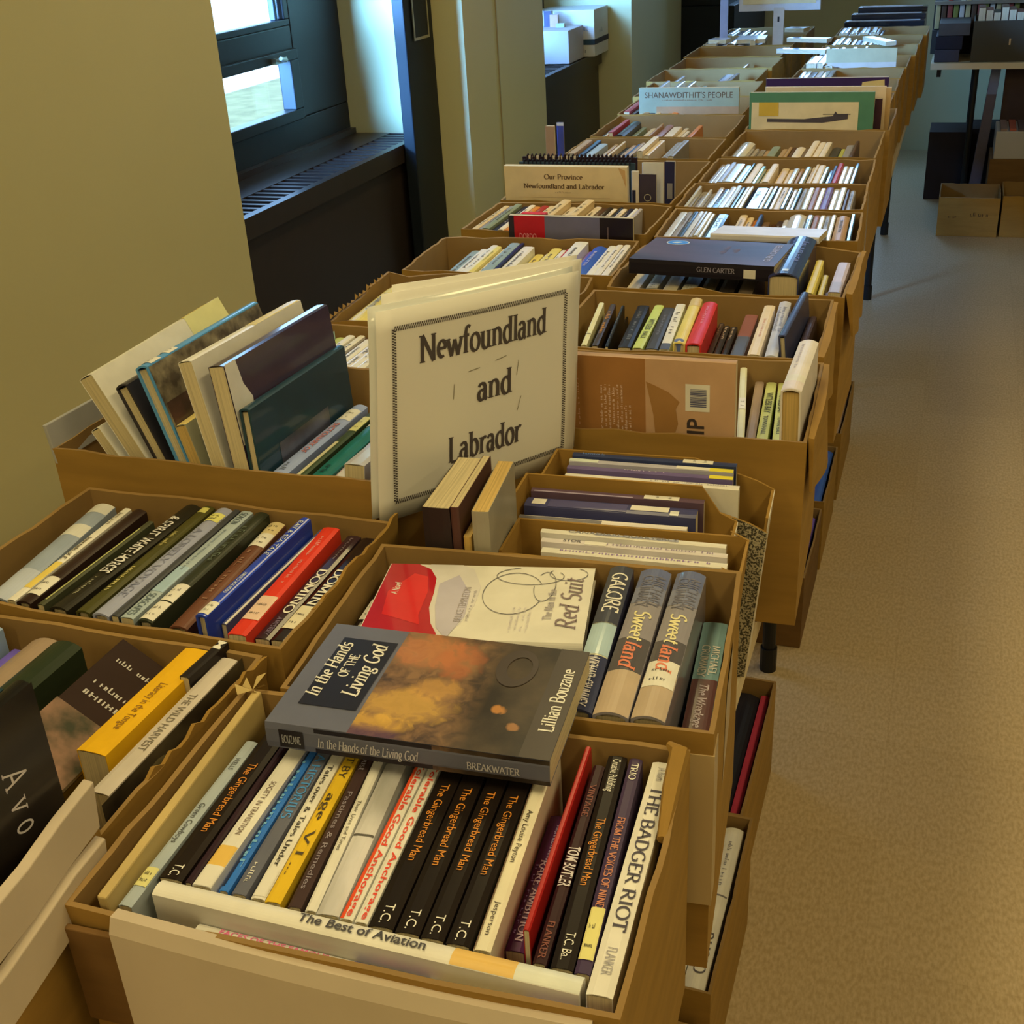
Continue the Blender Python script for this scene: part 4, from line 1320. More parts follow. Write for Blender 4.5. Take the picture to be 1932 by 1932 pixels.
# --- left carton of library discards
sk = 'c8be8c'
measured('L2', 'greyblue', 'grey-blue rounded hardcover, leftmost of the library discards', hc=True, bands=((0, .1, 'b4ae84', -.98, .98), (.24, .36, 'b4ae84', -.98, .98), (.72, 1, '9a9c86', -.98, .98)))
measured('L2', 'journal', 'white-spined paperback with a yellow label among the library discards', bands=((.62, .88, 'c9a640', -.96, .96),), title=[('Journals of E.', .34, .6, .5, '4a4028', 'serif', 0), ((5, 4), .06, .2, .5, '6a6040', '', 0)])
measured('L2', 'dbrown', 'dark brown rounded hardcover with a pale call label near its foot', hc=True, stickers=((.76, .93, sk),))
measured('L2', 'thin', 'thin olive booklet left of the black hardcover with cream capitals', bands=((.1, .95, 'a09a50', -.3, .1),))
measured('L2', 'beoth', 'black hardcover with chunky cream capitals among the library discards', hc=True, title=[('WHITE HORSES', .36, .70, .56, 'b8b088', 'bold', 0), ('& SPIRIT', .14, .34, .5, 'b8b088', 'bold', 0), ((8, 5), .74, .9, .2, '8a8458', '', 0)])
measured('L2', 'olive', 'olive green hardcover with small gold print', hc=True, title=[((9, 8), .62, .84, .34, 'a89a4c', '', 0), ((9, 3), .28, .44, .3, 'a89a4c', '', 0)], bands=((.02, .07, 'b0a84c', -.6, .6),))
measured('L2', 'lavender', 'pale lavender-grey hardcover right of the olive one', hc=True, title=[('A LONELY VOYAGE', .22, .86, .4, '6c6c64', 'serif', 0)], stickers=((.06, .14, 'c8bc54'),))
measured('L2', 'dgrey', 'thin charcoal book between the lavender and pale sage ones')
measured('L2', 'sagep', 'pale sage paperback among the library discards', title=[('SEASCAPES', .8, .98, .5, '4c5648', 'serif', 0), ('SEASON', .02, .14, .5, '4c5648', 'serif', 0), ((14, 7), .2, .6, .3, '6f7866', '', 0)], bands=((.56, .78, '8a9c94', -.96, .96),))
measured('L2', 'dgreen', 'bottle green hardcover with a large cream label at its foot', hc=True, stickers=((.70, .84, sk), (.85, .99, sk)), title=[((12, 12), .16, .5, .4, '50583c', '', 0)])
measured('L2', 'brown', 'red-brown hardcover with a cream label at its head', hc=True, stickers=((.0, .12, 'b8a460'), (.12, .25, sk)), title=[((12, 22), .3, .8, .28, '7c5a38', '', 0)])
measured('L2', 'blue', 'royal blue hardcover standing proud, with a white label at its foot', hc=True, stickers=((.88, .985, 'c9c4ac'),), title=[('BAY & SEA TALE', .04, .42, .4, 'b8b8a8', 'sans', 0), ('HAROLD HORWOOD', .6, .8, .34, 'b8b8a8', 'sans', 0)], coat=.4, rough=.25)
measured('L2', 'indigo', 'slim white-edged indigo book between the blue and red ones', bands=((.1, 1, 'c4bc98', .3, .95),))
measured('L2', 'red', 'bright red paperback with a pink label among the library discards', title=[((10, 2), .1, .3, .22, 'd08a68', '', 0), ((16, 4), .34, .56, .22, 'd08a68', '', 0)], stickers=((.68, .88, 'cfa070'),))
for nm, lb, st in (('dom1', 'dark plum paperback with large pale capitals, left of its labelled twin', ()), ('dom2', 'dark plum paperback with large pale capitals and a cream label', ((.70, .90, 'bdb078'),))):
    measured('L2', nm, lb, title=[('DOMINO', .36 if not st else .34, .78 if not st else .68, .55, 'c0b894', 'serif', 0), ((9, 4), .03, .26, .2, '6a5a4c', '', 0), ('A MYSTERY', .82, .97, .3, '6a5a5a', 'serif', 0)] if not st else [('DOMIN', .34, .69, .55, 'c0b894', 'serif', 0)], stickers=st, rough=.2, coat=.3)

# --- carton with the orange book
measured('L1', 'orange', 'thick bright orange book standing spine up in a left carton', title=[('Literacy in the Tongue', .36, .80, .28, '6e4a10', 'sans', .05)], rough=.4)
measured('L1', 'grey', 'grey-spined book with a dark animal cover right of the orange one', title=[('THE WILD HARVEST', .3, .72, .42, '5e5436', 'sans', 0)], hc=False)
o = [q for q in bpy.data.objects if q.get('label', '').startswith('grey-spined')][0]
W_ = .15
f = lambda u, v: (ROWS['L1']['grey'][4] * .48 + .0005, -.107 + v, -u)
patch(o, 'cover_dark', f, .002, .0, W_, .214, material('animal_cover', alb('4a4024'), .35, .5, .1, 0, 16, rgb2=alb('1d160c')))
polyon(o, 'cover_pale_rock', lambda u, v: (ROWS['L1']['grey'][4] * .48 + .0009, -.107 + v, -u), arc(.03, .07, .018, .022, 0, 350, 16), mc('6f6236', .4))
M_, L_ = spine_up(-.593, .735, -.589, .79, 1.004, 0)
book('black book end rising behind the orange book', M_, .06, .14, .010, '1d170f', False, group='books in the carton with the orange book', title=[('M', .0, .22, .8, WHT, 'bold', 0)])
M_ = axes((-.688, .676, 1.000), (.55, .0, .83), (0, 1, 0), (-.83, 0, .55))
def rebus(o, L, W, t):
    f = front_face(L, W, t)
    patch(o, 'cover_art', front_face(L, W, t, .0003), .0, 0, W, L * .5, material('firework_cover', alb('7a5a38'), .35, .5, 0, 0, 34, rgb2=alb('2a2a14')))
    for v, tx, h, w in ((.86, (9, 3), .006, .05), (.68, (12, 5), .007, .07), (.60, (10, 7), .009, .08)):
        lettering(o, 'cover_lettering', tx, f, h, ink('a39a74'), .012, L * v, width=w)
book('dark brown book with a firework cover leaning left of the orange one', M_, .19, .062, .012, '2a1c10', False, group='books in the carton with the orange book', extra=rebus)
M_, L_ = spine_up(-.702, .64, -.702, .77, .965, 0)
book('slim yellow book against the taupe one', M_, .13, .11, .008, 'a8962c', group='books in the carton with the orange book')
M_, L_ = spine_up(-.776, .60, -.776, .775, .988, 0)
book('thick taupe leather-look book in the carton with the orange book', M_, .175, .145, .042, '86704a', True, group='books in the carton with the orange book')
M_, L_ = spine_up(-.842, .6, -.842, .773, .998, 0)
book('light blue rounded book at the left of the carton with the orange book', M_, .17, .15, .032, '7c8c84', True, group='books in the carton with the orange book')
M_, L_ = spine_up(-.814, .6, -.814, .77, .972, 0)
book('slim violet book beside the light blue rounded one', M_, .17, .12, .011, '5a4a78', group='books in the carton with the orange book')

# --- lower left carton: tall books, spines up
def avo(o, L, W, t):
    f = front_face(L, W, t, .0005)
    lettering(o, 'cover_title', 'Avo', f, .016, ink('c6bb98'), .050, L * .80, 'italic', width=.05) if False else None
    for ch, u in (('A', .046), ('v', .070), ('o', .088)):
        v2, f2, w2 = text2d(ch, 'italic', .1)
        s_ = .021
        mb = MB()
        # lettering runs down the board: reading direction is away from the spine
        mb.add([f(u + p[0] * s_ * .8, L - .046 + p[1] * s_) for p in v2], f2)
        mb.build('cover_title', ink('b8ac88'), o)
    patch(o, 'cover_mottle', front_face(L, W, t, .0003), .0, 0, W, L, material('black_fabric_cover', alb('221c12'), .3, .5, .1, 0, 9, rgb2=alb('0f0b06'), stretch=(1, .4, 2.5)))  # streaky dark two-tone over the whole board
    patch(o, 'cover_picture', f, W * .56, 0, W, L * .62, material('hand_picture', alb('6f6452'), .35, .5, .1, 0, 12, rgb2=alb('2c2016')))
M_, L_ = spine_up(-.567, .30, -.5635, .530, 1.142, 0)
book('black book with pale script on its cover at the lower left', M_, .230, .20, .015, '15120a', True, group='tall books in the white-flapped carton', extra=avo, rough=.3)
M_, L_ = spine_up(-.590, .30, -.5865, .526, 1.136, 0)
book('dark teal book with cream print behind the black script one', M_, .226, .20, .017, '1d2d28', False, group='tall books in the white-flapped carton', bands=((.02, .98, '23494a', .05, .55),), title=[((9, 5), .22, .5, .4, 'a09878', '', -.3)])
M_, L_ = spine_up(-.612, .30, -.608, .524, 1.128, 0)
book('dark purple book with bright yellow lettering at the lower left', M_, .224, .20, .021, '33242e', False, group='tall books in the white-flapped carton', title=[('NABOB ON WOOD', .22, .8, .42, 'c8b834', 'bold', -.05)])
M_, L_ = spine_up(-.633, .30, -.629, .52, 1.112, 0)
book('grey and cream spined book left of the yellow-lettered purple one', M_, .22, .19, .013, '6a6a54', False, group='tall books in the white-flapped carton', stickers=((.42, .62, 'c9bc84'),))
M_, L_ = spine_up(-.735, .42, -.735, .54, 1.04, 0)
book('dark green rounded hardcover at the left edge', axes((-.726, .655, 1.012), (1, 0, 0), (0, 1, 0), (0, 0, 1)), .18, .17, .032, '232a14', True, group='books in the carton with the orange book', title=[((7, 3), .5, .9, .34, '8f9a50', '', 0)])

# --- carton of tall picture books
TALL = 'tall picture books in the left carton'
def tall(label, fx, fz, bx, bz, t, W, lean, color, hc=False, **k):
    W = (min(fz, bz) - .971) / math.cos(math.radians(lean)) - .004 - abs(t / 2 * math.sin(math.radians(lean)))
    d = Vector((bx - fx, .262, bz - fz))
    M = axes(((fx + bx) / 2, 1.222, (fz + bz) / 2), (1, 0, 0), d, (0, 0, 1)) @ Matrix.Rotation(math.radians(lean), 4, 'Y')
    k.setdefault('group', TALL)
    L = k.pop('L', .27)
    if L != .27:
        M = Matrix.Translation((0, 1.09 + L / 2 - 1.222, 0)) @ M
    return book(label, M, L, W, t, color, hc, **k)
tall('small cream paperback at the far left of the picture books', -.935, 1.062, -.94, 1.06, .014, .2, -30, 'c9ba8a', L=.17)
tall('big white picture book standing tallest at the left', -.930, 1.13, -.922, 1.14, .022, .27, -26, 'cfc19a', False, bands=((.08, .30, 'b9a44c', -.98, .98),), extra=lambda o, L, W, t: patch(o, 'cover_tint', front_face(L, W, t, .0004), 0, L * .70, W, L, mc('c9b768', .4)))
tall('navy hardcover with cream pages left of the foliage-covered book', -.885, 1.122, -.885, 1.122, .018, .24, -21, '2a2620', True, L=.10, coat=.4)
FOL = material('foliage_cover', alb('80744a'), .3, .5, .2, 0, 45, rgb2=alb('3e3420'))
def foliage(o, L, W, t):
    patch(o, 'cover_picture', front_face(L, W, t, .0004), .004, .002, W, L, FOL)
    patch(o, 'cover_picture_dark', front_face(L, W, t, .0008), .05, L * .02, W, L * .4, material('foliage_dark', alb('4a3020'), .3, .5, .2, 0, 30, rgb2=alb('2c2014')))
tall('foliage-covered hardcover with a turquoise top edge', -.852, 1.147, -.858, 1.142, .017, .27, -16, '4a7c86', True, L=.262, coat=.3, stickers=((.74, .82, 'c4ba8c'), (.88, .96, 'c4ba8c')), extra=foliage)
tall('small yellowed paperback with a sage cover among picture books', -.812, 1.078, -.818, 1.074, .015, .22, -14, '8f8a5c', L=.16, bands=((0, 1, 'c9a850', -.98, .98),), pages=PAGES_YEL, extra=lambda o, L, W, t: (patch(o, 'cover_panel', front_face(L, W, t, .0004), .02, L * .1, W * .4, L * .9, mc('857f58', .4))))
tall('tall white paperback left of the dark purple picture book', -.789, 1.158, -.796, 1.146, .018, .27, -11, 'c6b98e', bands=((.02, .45, 'b8a44c', -.98, .98),))
def torn(o, L, W, t):
    polyon(o, 'torn_white_corner', front_face(L, W, t, .0008), [(0, 0), (0, L * .09), (.03, L * .11), (.05, L * .16), (.085, L * .13), (.10, L * .07), (.095, 0)], mc('c8bfa0', .5))
tall('dark purple picture book with a torn white corner', -.749, 1.155, -.758, 1.142, .020, .27, -7, '382c2e', False, coat=.5, rough=.2, extra=torn)
def teal(o, L, W, t):
    patch(o, 'cover_picture', front_face(L, W, t, .0004), .06, L * .2, W * .8, L * .72, material('boat_picture', alb('4c4a40'), .3, .5, .2, 0, 20, rgb2=alb('2a2c28')))
    lettering(o, 'cover_title', (12, 8), front_face(L, W, t, .0006), .008, ink('93a08c'), .012, L * .1, width=.001) if False else None
tall('dark teal hardcover with a framed picture among picture books', -.722, 1.106, -.737, 1.088, .013, .24, -4, '1e3430', True, coat=.4, extra=teal)
tall('pale blue-grey dictionary with red lettering', -.695, 1.027, -.708, 1.012, .020, .2, 0, '848c88', True, L=.25, title=[('DICTIONARY OF', .3, .72, .36, 'a0563c', 'bold', 0), ((4, 2), .86, .96, .3, '44483c', '', 0)], stickers=((.08, .24, 'bfb98a'),))
tall('dark green paperback with a cream label left of the emerald one', -.669, 1.024, -.686, 1.006, .012, .2, 0, '3a4420', L=.25, stickers=((.12, .34, 'b8b05c'),), bands=((.5, 1, 'b4a868', -.98, .0),))
tall('emerald green hardcover beside the paper sign', -.644, 1.027, -.663, 1.008, .023, .2, 0, '1c5c40', True, L=.255, stickers=((.10, .28, 'bdb684'),), title=[((4, 9), .84, .94, .3, '0f2c20', '', 0)])
tall('pinkish paperback with a small flower low beside the emerald one', -.620, 1.022, -.638, 1.008, .020, .2, 0, 'a48a70', L=.2, bands=((.6, .95, 'b9b09a', -.7, .7),))
tall('white paperback with a gleaming spine half behind the sign', -.592, 1.05, -.612, 1.02, .024, .22, 2, 'b4ac98', L=.24, coat=.6, rough=.15)

# --- magazine files across the right row
GRAN = material('speckled_granite_card', (0.42, 0.38, 0.28), .6, .3, 0, 0, 420, rgb2=(0.05, 0.045, 0.035))
gt = GRAN.node_tree
for nd in gt.nodes:
    if nd.type == 'VALTORGB':
        nd.color_ramp.elements[0].position = .46
        nd.color_ramp.elements[1].position = .54


def magazine_file(label, cx, cy, yaw, w, d, h, cut, low, wrap=True, front=.02):
    """file with a slanted cut: tall at the left end, low at the right end"""
    M = place((cx, cy, ZB), yaw)
    T = .003
    prof = [(-w / 2, 0), (w / 2 - .02, 0), (w / 2, low), (w / 2 - .02, low + .01), (cut, h), (-w / 2, h)]
    mb = MB()
    pf = [(u_, v_ - (front if v_ > .1 else 0)) for u_, v_ in prof]
    mb.prism(pf, 'y', -d / 2, -d / 2 + T, 0)
    mb.prism(prof, 'y', d / 2 - T, d / 2, 0)
    mb.box((-w / 2, -d / 2 + T, 0), (-w / 2 + T, d / 2 - T, h), 0)
    mb.hexa([(w / 2 - .02 - T, -d / 2 + T, 0), (w / 2 - .02, -d / 2 + T, 0), (w / 2 - .02, d / 2 - T, 0), (w / 2 - .02 - T, d / 2 - T, 0), (w / 2 - T, -d / 2 + T, low), (w / 2, -d / 2 + T, low), (w / 2, d / 2 - T, low), (w / 2 - T, d / 2 - T, low)], 0)
    mb.box((-w / 2 + T, -d / 2 + T, 0), (w / 2 - .02 - T, d / 2 - T, T), 0)
    o = mb.build('magazine_file', CARD, None, M)
    if wrap:
        e = MB()
        e.prism(pf, 'y', -d / 2 - .0010, -d / 2 - .0002)
        e.build('speckled_wrap', GRAN, o)
        MB().hexa([(w / 2 - .0198, -d / 2 + .002, 0), (w / 2 - .019, -d / 2 + .002, 0), (w / 2 - .019, d / 2 - .002, 0), (w / 2 - .0198, d / 2 - .002, 0), (w / 2 + .0002, -d / 2 + .002, low), (w / 2 + .001, -d / 2 + .002, low), (w / 2 + .001, d / 2 - .002, low), (w / 2 + .0002, d / 2 - .002, low)]).build('pale_end_panel', mc('b4a878', .5, tag='card'), o)
    return tag(o, label, 'magazine file', 'magazine files in the right row')


magazine_file('front cardboard magazine file right behind the thick hardcovers', -.286, 1.096, 3.0, .256, .080, .242, .118, .238, False, .002)
magazine_file('middle magazine file, its front wall of speckled card', -.308, 1.180, 3.0, .248, .080, .257, .083, .215, True, .028)
magazine_file('rear magazine file with a broad speckled band on its slanted end', -.288, 1.266, 3.0, .266, .080, .252, .039, .218, True, .018)
MG = 'magazines in the cardboard files'


def magazine(label, xl, xr, y, yr, z, t, c, stick=(), title=None, bands=(), light=NEAR, gl=.3):
    # spine up, running left to right
    a = Vector((xr - xl, yr - y, 0))
    M = axes(((xl + xr) / 2, (y + yr) / 2, z), (-a.y, a.x, 0), -a, (0, 0, 1))
    return book(label, M, a.length, .12, t, c, False, kind='magazine', cat='magazine', group=MG, bands=bands, stickers=stick, title=title, rough=gl, light=light)


magazine('white magazine at the back of the front file', -0.385, -0.182, 1.117, 1.127, 0.978, .009, 'cfc59a', bands=((.3, .75, '8c8a78', -.6, .2),), title=[('CANADIAN QUARTERLY', .15, .75, .5, '6a6654', 'bold', 0)])
magazine('greyish magazine in the middle of the front file', -0.38, -0.178, 1.102, 1.112, 0.975, .009, 'b9ae8c', title=[('STOR', .12, .22, .6, '5a5648', 'bold', 0), ((22, 5), .36, .95, .5, '7a6a64', '', 0)], bands=((.24, .36, 'd6cca4', -.9, .9),))
magazine('white glossy magazine at the front of the front file', -0.374, -0.175, 1.084, 1.094, 0.973, .011, 'c9c0a4', title=[((26, 7), .1, .95, .4, '7a6470', '', 0)], gl=.15)
magazine('thin violet magazine at the back of the middle file', -0.423, -0.222, 1.2, 1.212, 0.985, .010, '54403c', stick=((.66, .86, 'cfc59c'),), bands=((.02, .6, '8a7a70', -.96, -.7),))
magazine('dark blue-violet boxed magazine in the middle file', -0.423, -0.226, 1.178, 1.19, 0.98, .022, '3a3a48', bands=((.04, .12, 'cfc8a4', -.6, .6), (.62, .84, 'c9c4a8', -.4, .7), (.85, .9, 'b9b49c', -.9, .0), (.14, .6, '484450', -.9, .6)), gl=.2)
magazine('thin grey magazine leaning at the front of the middle file', -0.423, -0.232, 1.153, 1.166, 0.973, .009, 'c0b48c', bands=((0, .5, '6a6450', -.96, .2),))
magazine('navy magazine with a white label at the back of the rear file', -0.398, -0.2, 1.288, 1.297, 0.994, .010, '2e3440', stick=((.68, .86, 'cfc59c'),), title=[((12, 4), .06, .2, .5, '5f78a0', '', 0)])
magazine('pale magazine with a yellow tip in the rear file', -0.399, -0.202, 1.276, 1.285, 0.991, .009, '9a947c', bands=((.66, .86, 'c9bf90', -.9, .9), (.86, 1, 'c8b02c', -.96, .96), (.0, .18, 'b5b8a4', -.9, .9)))
magazine('violet-spined magazine in the rear file', -0.398, -0.2, 1.263, 1.272, 0.988, .009, '5c4f5c', title=[((14, 9), .35, .6, .4, 'a89a90', '', 0)], bands=((.86, 1, 'c8b02c', -.96, .96),))
magazine('cream magazine at the front of the rear file', -0.396, -0.19, 1.246, 1.255, 0.985, .012, 'd2c79a', title=[((20, 12), .5, .95, .3, '8a8068', '', 0)])

# --- three paperbacks standing on end in front of the sign
def upright(label, x0, y0, x1, y1, zt, t, h, color, side=1, **k):
    """spine towards (x0,y0), fore-edge at (x1,y1), standing on its tail"""
    d = Vector((x1 - x0, y1 - y0, 0))
    W = d.length
    d.normalize()
    M = axes((x0, y0, zt - h / 2), (-d.y, d.x, 0) if False else (d.y, -d.x, 0), (0, 0, 1), -d)
    return book(label, M, h, W, t, color, **k)


UP = 'paperbacks standing on end before the sign'
upright('thick black-spined paperback standing on end, leftmost before the sign', -.466, 1.018, -.474, 1.145, 1.044, .030, .19, '2c2218', group=UP, title=[('PLATT', .3, .9, .4, '6a5e48', 'serif', 0)])
upright('thin brown paperback standing on end before the sign', -.4455, 1.020, -.457, 1.150, 1.046, .009, .195, '4a3020', group=UP, title=[((7, 2), .3, .9, .5, '8a7450', '', 0)])
upright('small yellow paperback low between the other standing ones', -.4345, 1.022, -.4435, 1.11, 1.012, .008, .17, 'b08c3c', group=UP, pages=PAGES_YEL)
upright('grey-green paperback with bright yellowed pages standing before the sign', -.4175, 1.020, -.4325, 1.145, 1.044, .018, .19, '867c54', group=UP, pages=PAGES_YEL)
# --- the paper sign
PAPER = material('white_sign_paper', alb('c4ba90'), .5, .4)
SLEEVE = material('clear_sleeve_edge', alb('b8b49c'), .12, .5, .3)
SM = Matrix(((.4525, -.8900, .0481, -.4345), (.8871, .4489, .0770, 1.0970), (-.0908, .0071, .9958, 1.1432), (0, 0, 0, 1)))
SMX = Vector((.453, .887, -.091)).normalized()
SMZ = Vector((.048, .077, .996)).normalized()
SMY = SMZ.cross(SMX).normalized()            # points away from the reader
SM = Matrix(((SMX.x, SMY.x, SMZ.x, -.4345), (SMX.y, SMY.y, SMZ.y, 1.097), (SMX.z, SMY.z, SMZ.z, 1.1432), (0, 0, 0, 1)))
SM = Matrix.Translation((-.4345 * .1, 1.097 * .1, (1.1432 - 1.6) * .1)) @ SM @ Matrix.Scale(1.1, 4)
SW, SH = .279, .217


def sheet_bow(x, z):
    return -.004 * math.cos(x / SW * math.pi) + .003 * math.sin(z * 20) * (x / SW)


def sheet(name, parent, mats, dx, dz, dy, w=SW, h=SH, rot=0.0, M=None):
    mb = MB()
    nx, nz = 14, 10
    c, s = math.cos(math.radians(rot)), math.sin(math.radians(rot))
    vs = []
    for yo in (0, .0006):
        for j in range(nz + 1):
            for i in range(nx + 1):
                x, z = -w / 2 + w * i / nx, -h / 2 + h * j / nz
                X_, Z_ = c * x - s * z + dx, s * x + c * z + dz
                vs.append((X_, dy + yo + sheet_bow(X_, Z_), Z_))
    K = (nx + 1) * (nz + 1)
    fs = []
    for j in range(nz):
        for i in range(nx):
            a = j * (nx + 1) + i
            fs.append((a, a + 1, a + nx + 2, a + nx + 1))
            fs.append((K + a, K + a + nx + 1, K + a + nx + 2, K + a + 1))
    for i in range(nx):
        fs.append((i, K + i, K + i + 1, i + 1))
        a = nz * (nx + 1) + i
        fs.append((a, a + 1, K + a + 1, K + a))
    for j in range(nz):
        a = j * (nx + 1)
        fs.append((a, a + nx + 1, K + a + nx + 1, K + a))
        a = j * (nx + 1) + nx
        fs.append((a, K + a, K + a + nx + 1, a + nx + 1))
    mb.add(vs, fs)
    o = mb.build(name, mats, parent, M)
    for p in o.data.polygons:
        p.use_smooth = True
    return o


sign = sheet('paper_sign', None, PAPER, 0, 0, 0, M=SM)
tag(sign, 'white paper sign reading Newfoundland and Labrador, standing between the cartons', 'sign')
sheet('backing_sheet', sign, SLEEVE, -.006, .005, .004)
sheet('backing_sheet', sign, PAPER, .012, .012, .008, rot=-.8)
sheet('backing_sheet', sign, PAPER, .017, .017, .012, w=SW - .02, rot=-1.2)
st = MB().box((-.012, .016, -.30), (.012, .022, .09)).build('support_stick', material('wood_stick', (.45, .30, .15), .6), sign)


def onsign(lift=.0007):
    return lambda u, v: (u, sheet_bow(u, v) - lift, v)


SINK = ink('40382a')
lettering(sign, 'sign_lettering', 'Newfoundland', onsign(), .0275, SINK, .0, .050, 'serif', width=.178, thick=.17, align='center')
lettering(sign, 'sign_lettering', 'and', onsign(), .0275, SINK, .012, -.005, 'serif', width=.050, thick=.17, align='center')
lettering(sign, 'sign_lettering', 'Labrador', onsign(), .0275, SINK, .0, -.064, 'serif', width=.104, thick=.17, align='center')
bd = MB()
bx, bz = SW / 2 - .020, SH / 2 - .019
osg = onsign()


def rope(x0, z0, x1, z1, n):
    L = math.hypot(x1 - x0, z1 - z0)
    tx, tz = (x1 - x0) / L, (z1 - z0) / L
    nx_, nz_ = -tz, tx
    for i in range(n):
        for row, off in ((0, 0), (1, .5)):
            s = (i + off) * L / n
            w_ = L / n * .52
            cxx, czz = x0 + tx * s + nx_ * (row * .0026 - .0013), z0 + tz * s + nz_ * (row * .0026 - .0013)
            q = []
            for (a, b_) in ((-.5, -.5), (.5, -.5), (.9, .5), (-.1, .5)):
                q.append(osg(cxx + tx * a * w_ + nx_ * b_ * .0024, czz + tz * a * w_ + nz_ * b_ * .0024))
            bd.add(q, [(0, 1, 2, 3)])


rope(-bx, bz, bx, bz, 88)
rope(-bx, -bz, bx, -bz, 88)
rope(-bx, -bz, -bx, bz, 66)
rope(bx, -bz, bx, bz, 66)
bd.build('sign_border', SINK, sign)
for (x, z, r) in ((.02, .035, 8), (-.018, .03, 5), (-.045, .012, 85), (.045, .02, 80), (.048, -.02, 70)):
    c, s = math.cos(math.radians(r)), math.sin(math.radians(r))
    sp_ = MB()
    sp_.add([osg(x + c * a - s * b_, z + s * a + c * b_) for a, b_ in ((-.008, -.0004), (.008, -.0004), (.008, .0004), (-.008, .0004))], [(0, 1, 2, 3)])
    sp_.build('staple', material('staple_wire', (.35, .33, .27), .35, .5, 0, metal=.6), sign)

# --- carton with the brown back cover
TM = axes((-.3585, 1.372, 1.093), (-.02, 1, .05), (-1, -.02, 0), (0, -.05, 1))


def tipcover(o, L, W, t):
    # reading direction runs upwards: u (0 at the bottom edge) towards the spine, v from right to left
    f = back_face(L, W, t, .0004)
    f2 = back_face(L, W, t, .0007)
    f3 = back_face(L, W, t, .0010)
    W0 = W - .112                      # carton rim hides everything below this
    patch(o, 'cover_panel', f, 0, .111, W, L, mc('8a5e28', .25, tag='cover'))
    patch(o, 'cover_panel', f, 0, 0, W, .111, mc('a88450', .25, tag='cover'))
    polyon(o, 'cover_silhouette', f2, [(W0, .098), (W * .7, .101), (W * .8, .106), (W * .88, .110), (W * .86, .098), (W * .83, .082), (W * .78, .068), (W * .74, .073), (W * .66, .070), (W0, .078)], mc('8c642c', .25, tag='cover'))
    for r in range(8):
        lettering(o, 'cover_print', (26 if r < 6 else 14, 60 + r), f2, .0032, ink('c9a878'), W0 + .004, .166 - .0052 * r, width=.072 if r < 6 else .045)
    lettering(o, 'cover_print', (24, 80), f2, .0028, ink('b08a58'), W0 + .004, .196, width=.078)
    patch(o, 'barcode_label', f2, .184, .031, .184 + .036, .031 + .030, mc('d2c9a0', .3, tag='cover'))
    bc = MB()
    rr = random.Random(5)
    v = .031 + .004
    u = .184 + .006
    while u < .184 + .030:
        w_ = rr.choice((.0006, .0010, .0015))
        bc.add([f3(u, v), f3(u + w_, v), f3(u + w_, v + .020), f3(u, v + .020)], [(0, 1, 2, 3)])
        u += w_ + rr.choice((.0006, .0010))
    bc.build('barcode', ink('4a4a50'), o)
    lettering(o, 'cover_logo', 'TIP', f2, .021, ink('352c20'), .134, .038, 'bold', width=.040)


book('brown paperback standing with its barcoded back cover outward', TM, .285, .25, .014, '9a7a4c', False, group=None, rough=.25, extra=tipcover)
measured('R4', 'sticker', 'cream book right of the barcoded brown cover', stickers=((.45, .6, 'c9c08c'),))
measured('R4', 'mauve', 'thin mauve-brown paperback left of the twin lime spines')
measured('R4', 'lime1', 'lime-spined paperback with black lettering, left one of the twins', title=[('WITLESS BAY', .2, .55, .6, '4a4a2c', 'bold', 0), ('TOWN HALL', .6, .9, .4, '4a4a2c', 'bold', 0)])
measured('R4', 'lime2', 'lime-spined paperback with black lettering, right one of the twins', title=[('WITLESS BAY', .2, .55, .6, '4a4a2c', 'bold', 0), ('TOWN HALL', .6, .9, .4, '4a4a2c', 'bold', 0)])
WB = book('thick white-spined old hardcover standing taller than its carton neighbours', axes((-.154, 1.495, 1.052), (1, .0, .02), (.0, 1, .0), (-.02, 0, 1)), .185, .21, .025, 'c4b48c', True, group='books beside the brown back cover', pages=PAGES_YEL, bands=((.72, .84, 'd0c6a8', -.98, .98), (.84, .99, 'bfb08c', -.98, .98)), title=[((12, 4), .1, .6, .18, '9a8c70', '', -.2)])
for i in range(4):
    x = -.50 + i * .05
    M_, L_ = spine_up(x, 1.40, x - .006, 1.60, .985, 0)
    book('%s book hidden behind the barcoded brown cover, %s from the left' % (('cream', 'grey', 'brown', 'white')[i % 4], ORD[i + 1]), M_, .2, .14, .028, ('c9ba80', '7a7460', '6a4a2c', 'cfc49a')[i % 4], group='books beside the brown back cover', simple=True)

